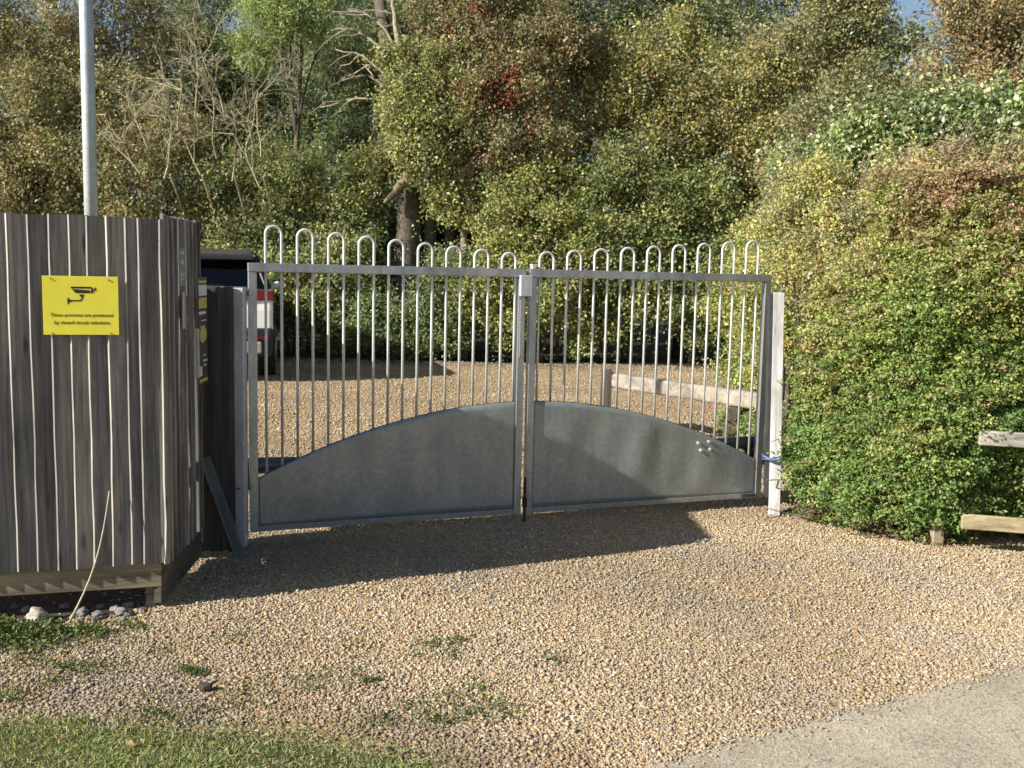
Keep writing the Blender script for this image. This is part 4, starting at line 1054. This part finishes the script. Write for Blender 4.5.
for (p, q, r) in (((-1.91, 17.90, 3.17), (-2.31, 17.75, 2.72), .115), ((-2.00, 18.00, 4.32), (-3.48, 18.20, 4.39), .03), ((-2.08, 18.00, 4.70), (-3.25, 18.20, 5.40), .03), ((-2.16, 18.10, 5.23), (-3.38, 18.40, 5.78), .026), ((-2.06, 18.10, 5.06), (-2.27, 18.30, 6.47), .07), ((-2.08, 18.00, 4.61), (-3.13, 18.00, 4.85), .022), ((-2.13, 18.10, 5.40), (-3.01, 18.30, 6.11), .03)):
    p, q = V(*p) - O_, V(*q) - O_; mb = MB()
    b_ = bezier(p, q, .18 if r < .09 else 0, 7, rng, .09); mb.tube(b_, [r * (1 - .75 * i / 7) for i in range(8)], 7)
    for k in range(3 if r < .09 else 0):
        s0 = b_[3 + k]; mb.tube(bezier(s0, s0 + V(rng.uniform(-.9, -.2), rng.normal(0, .2), rng.uniform(-.45, .35)), .05, 4, rng, .1), [.018, .015, .011, .008, .004], 5)
    mb.build('dead_limb', M['bark_mid' if r > .09 else 'bark_pale'], ivt, smooth=True)
mb = MB(); mb.tube([V(.36, .1, 0), V(.33, .1, 1.2), V(.40, .15, 2.4), V(.36, .2, 3.2)], [.16, .14, .12, .11], 9, rough=.1); mb.build('side_trunk', M['bark'], ivt, smooth=True); mb = MB(); mb.tube([V(.72, .3, 0), V(.68, .3, 1.4), V(.8, .35, 3.0)], [.14, .12, .1], 9, rough=.1)
mb.build('side_trunk', M['bark'], ivt, smooth=True)
plant('holly', 'dark holly bush in the shade between the old trunk and the yellow green shrub', 'bush', None,
      [(-1.75, 19.60, 1.96, .8, .6, .8), (-1.42, 19.40, 0.61, .8, .6, .7), (-2.21, 19.50, 0.98, .7, .6, .7), (-0.88, 19.60, 2.36, .7, .6, .8), (-2.36, 19.80, 2.63, .8, .6, .7), (-0.91, 19.70, 3.70, .7, .6, .7), (-1.58, 19.70, 3.31, .6, .5, .6)],
      2100, 13, .3, .1, .075, .5, [DG, (.035, .05, .022), (.06, .075, .03)], [4, 3, 2], 61)
hw = plant('hawthorn', 'hawthorn tree with red berries among brown green leaves, in the top middle of the trees', 'tree', None,
      [(-0.70, 18.20, 5.71, .75, .6, .6), (0.03, 18.00, 4.83, .75, .6, .6), (-0.76, 17.90, 4.62, .6, .5, .5), (0.54, 18.40, 5.69, .75, .6, .6), (-0.30, 17.80, 3.85, .65, .5, .5), (0.49, 18.00, 3.98, .6, .5, .5), (-1.42, 18.40, 6.00, .65, .6, .6), (-0.37, 18.50, 6.56, .8, .6, .6)],
      3300, 13, .30, .075, .060, .66, [OL, BR, (.18, .115, .06), GG, (.10, .10, .04)], [24, 32, 22, 12, 12], 47,
      trunk=((-.88, 17.9, 0), [(0, 0, -.1), (.03, 0, 1.0), (-.03, 0, 2.2), (.02, 0, 3.2)], [.075, .07, .065, .05]), twigs=260, bark='bark_pale')
rng = np.random.default_rng(8)
Cb, Ob = lump_points(rng, [(-0.73, 18.00, 5.66, .6, .5, .5), (0.02, 17.80, 4.88, .7, .5, .5), (-0.83, 17.70, 4.59, .5, .4, .4), (-0.31, 17.70, 4.18, .5, .4, .45)], 300, (.85, 1.05), .9)
Cb = Cb[np.sin(2.9 * Cb[:, 0]) * np.sin(3.7 * Cb[:, 2]) > .0]
vo_, fo_ = octa(); nB = len(Cb); per = 5
cc = (Cb[:, None] + rng.normal(0, .05, (nB, per, 3))).reshape(-1, 3) - V(-.88, 17.9, 0)
vb = (vo_[None] * .024 + cc[:, None]).reshape(-1, 3); fb = (fo_[None] + (np.arange(len(cc)) * 6)[:, None, None]).reshape(-1, 3)
raw_mesh('berries', vb, fb, 3, M['stone'], hw, np.tile(np.array(RD), (len(vb), 1)))['kind'] = 'stuff'
plant('yellow_shrub', 'yellow green spreading shrub directly behind the middle of the gate', 'shrub', None,
      [(-0.27, 17.70, 2.55, .62, .5, .55), (0.51, 17.90, 2.93, .7, .6, .6), (0.01, 17.60, 1.74, .7, .5, .6), (0.99, 17.70, 2.24, .7, .6, .65), (-0.63, 17.60, 1.24, .5, .5, .5), (0.71, 17.50, 1.27, .65, .5, .55), (-0.15, 17.60, 0.73, .55, .4, .4), (1.10, 17.80, 0.57, .5, .4, .4)],
      3300, 14, .32, .08, .066, .66, [YG, OL, (.165, .175, .055), GN, BR], [36, 22, 24, 12, 5], 48, twigs=260)
plant('green_shrub', 'mid green rounded shrub behind the right leaf of the gate', 'shrub', None,
      [(1.92, 18.00, 3.14, .8, .7, .7), (2.65, 17.90, 2.37, .8, .6, .7), (1.77, 17.80, 1.78, .75, .6, .7), (3.30, 18.20, 2.84, .8, .6, .7), (3.54, 17.80, 1.82, .7, .6, .6), (2.50, 17.80, 1.13, .7, .6, .55), (3.41, 17.80, 0.80, .6, .5, .5), (1.73, 17.90, 0.67, .5, .5, .4)],
      3500, 14, .32, .085, .066, .66, [OL, YG, (.10, .12, .04), GN, DG], [30, 22, 24, 16, 10], 49, twigs=260)
plant('field_maple', 'tawny field maple with upright boughs above the green shrub', 'tree', None,
      [(1.23, 18.70, 4.36, .8, .6, .6), (2.13, 18.80, 5.02, .85, .7, .65), (3.16, 18.80, 4.59, .85, .7, .65), (4.16, 18.90, 5.08, .9, .7, .75), (3.79, 18.60, 3.77, .8, .6, .6), (4.67, 18.50, 3.87, .7, .6, .65), (2.49, 18.50, 4.00, .75, .6, .5), (4.81, 19.00, 5.56, .8, .7, .7), (1.68, 19.00, 5.49, .75, .6, .5), (1.38, 19.30, 5.15, .7, .6, .5), (2.16, 19.30, 4.32, .7, .6, .5), (2.72, 19.30, 5.94, .7, .6, .5), (4.27, 19.00, 3.37, .7, .6, .6)],
      4200, 14, .34, .085, .068, .66, [OL, YG, (.20, .165, .065), BR, GG, (.24, .15, .07)], [28, 26, 20, 12, 10, 5], 50, trunk=((3.2, 19.2, 0), [(0, 0, 0), (.1, 0, 1.5), (.0, 0, 3), (.1, 0, 4.6)], [.16, .13, .1, .07]), twigs=350)
plant('dark_yew', 'very dark evergreen tree at the top centre behind the berried hawthorn', 'tree', None,
      [(1.45, 21.40, 6.88, 1.1, .8, .8), (2.69, 21.40, 6.91, 1.1, .8, .8), (3.94, 21.50, 6.96, 1.1, .8, .8), (0.20, 21.50, 7.08, 1.0, .8, .8), (-1.56, 21.50, 7.15, 1.0, .8, .8), (-1.41, 21.00, 5.64, .9, .8, .9)],
      2300, 14, .4, .10, .08, .45, [DG, (.05, .065, .032), OL, GG], [4, 3, 3, 2], 51, trunk=((1.6, 21.6, 0), [(0, 0, 0), (.0, 0, 2), (.1, 0, 4), (.1, 0, 6)], [.22, .18, .14, .08]))
plant('thorn_tree', 'olive brown thorn tree to the left of the small patch of sky', 'tree', None,
      [(5.09, 17.20, 5.52, .75, .6, .75), (5.44, 16.60, 4.53, .62, .5, .6), (4.76, 16.40, 4.09, .6, .5, .6), (5.65, 17.20, 5.86, .5, .5, .6), (5.17, 17.40, 6.54, .8, .6, .6), (4.40, 15.80, 3.09, .6, .5, .55)],
      2500, 13, .32, .085, .062, .62, [OL, BR, GG, (.19, .155, .07), DG], [30, 20, 20, 18, 10], 52, trunk=((5.3, 17.4, 0), [(0, 0, 0), (.1, 0, 2), (.0, 0, 4), (.1, 0, 5.5)], [.15, .12, .09, .06]), twigs=400)
plant('copper_tree', 'copper brown tree in the top right corner above the ivy bush', 'tree', None,
      [(6.09, 14.60, 4.89, .5, .45, .5), (6.60, 14.50, 4.95, .55, .5, .55), (7.24, 14.50, 4.90, .6, .5, .6), (6.22, 14.70, 5.60, .55, .5, .5), (6.87, 14.60, 5.79, .7, .5, .6), (5.73, 14.50, 4.32, .4, .4, .3), (6.35, 14.30, 4.29, .5, .4, .35), (7.12, 14.30, 4.24, .55, .4, .4), (5.83, 14.20, 4.06, .4, .35, .3), (6.37, 14.00, 3.91, .45, .35, .3)],
      2300, 13, .28, .075, .054, .64, [BR, (.21, .14, .065), OL, (.23, .13, .07), GG], [30, 26, 22, 12, 10], 53, trunk=((7.2, 14.9, 0), [(0, 0, 0), (.1, 0, 2), (.0, 0, 3.5), (.1, 0, 5)], [.14, .12, .09, .06]), twigs=350)
# tall trees standing further back, one by one
for i, (px_x, yy, zz, lab) in enumerate(((-15.5, 25, 9.5, 'tall dark tree far back on the extreme left'), (-11.6, 25.5, 7.6, 'tall dark tree far back, seen left of the pole'), (-7.2, 26, 7.6, 'tall dark tree far back between pole and willow'), (-3.4, 25.5, 9.5, 'tall dark tree far back behind the dead limbs'), (0.6, 25, 9.5, 'tall dark tree far back behind the centre of the gate'), (4.4, 25.5, 9.5, 'tall dark tree far back behind the field maple'), (7.6, 25.5, 8.0, 'tall dark tree far back behind the thorn tree'), (12.6, 25, 8.6, 'tall dark tree far back behind the copper tree'), (17, 25.5, 8.5, 'tall dark tree far back at the extreme right'))):
    rg = np.random.default_rng(300 + i)
    lm = [(px_x + rg.uniform(-1.4, 1.4), yy + rg.uniform(-.4, .4), z, rg.uniform(1.3, 1.8), 1.1, rg.uniform(1.0, 1.4)) for z in np.linspace(1.2, zz - 1.2, 9) for _ in range(2)]
    plant('tall_tree', lab, 'tree', 'tall trees at the back', lm, 2300, 13, .5, .17, .15, .62, [DG, OL, (.085, .095, .045), GG], [3, 3, 3, 2], 300 + i,
          trunk=((px_x, yy + .3, 0), [(0, 0, 0), (.1, 0, 3), (.0, 0, 6), (.1, 0, zz)], [.25, .2, .15, .06]))

# bare twiggy shrub
bs = empty('twiggy_shrub', (-5.18, 17.30, 0)); tag(bs, 'bare shrub of tangled pale yellowish twigs left of the willow', 'shrub')
mb = MB(); rng = np.random.default_rng(12)
def branch(p, d, L, r, lev):
    n_ = 4; pts = [p]
    for i in range(n_):
        d = unit(d + rng.normal(0, .17, 3) + V(0, 0, -.02 if lev < 3 else .05)); p = p + d * L / n_; pts.append(p)
    mb.tube(pts, [max(.0022, r * (1 - .5 * i / n_)) for i in range(n_ + 1)], 4 if lev > 2 else 3, cap=False)
    if lev > 0:
        for k in range(3 if lev > 1 else 5):
            b_ = pts[rng.integers(1, n_ + 1)]
            branch(b_, unit(d + rng.normal(0, .55, 3)), L * rng.uniform(.5, .8), r * .58, lev - 1)
for (x, z) in ((-.75, 3.0), (-.2, 3.1), (.35, 3.0), (.85, 2.9), (-1.0, 3.5), (.6, 3.6), (.1, 3.4), (-.5, 3.8), (-1.2, 3.1), (.3, 4.1), (-.2, 4.0), (.9, 3.4)):
    branch(V(x, rng.uniform(-.3, .1), z), V(rng.normal(0, .3), -.15, 1), .95, .017, 4)
for x in (-.75, -.2, .35, .85): mb.tube([(x * .4, 1.3, 0), (x * .8, 1.2, 1.2), (x, 1.0, 2.3), (x, .1, 3.1)], [.04, .03, .022, .017], 6)
mb.build('branches', M['twig_pale'], bs)
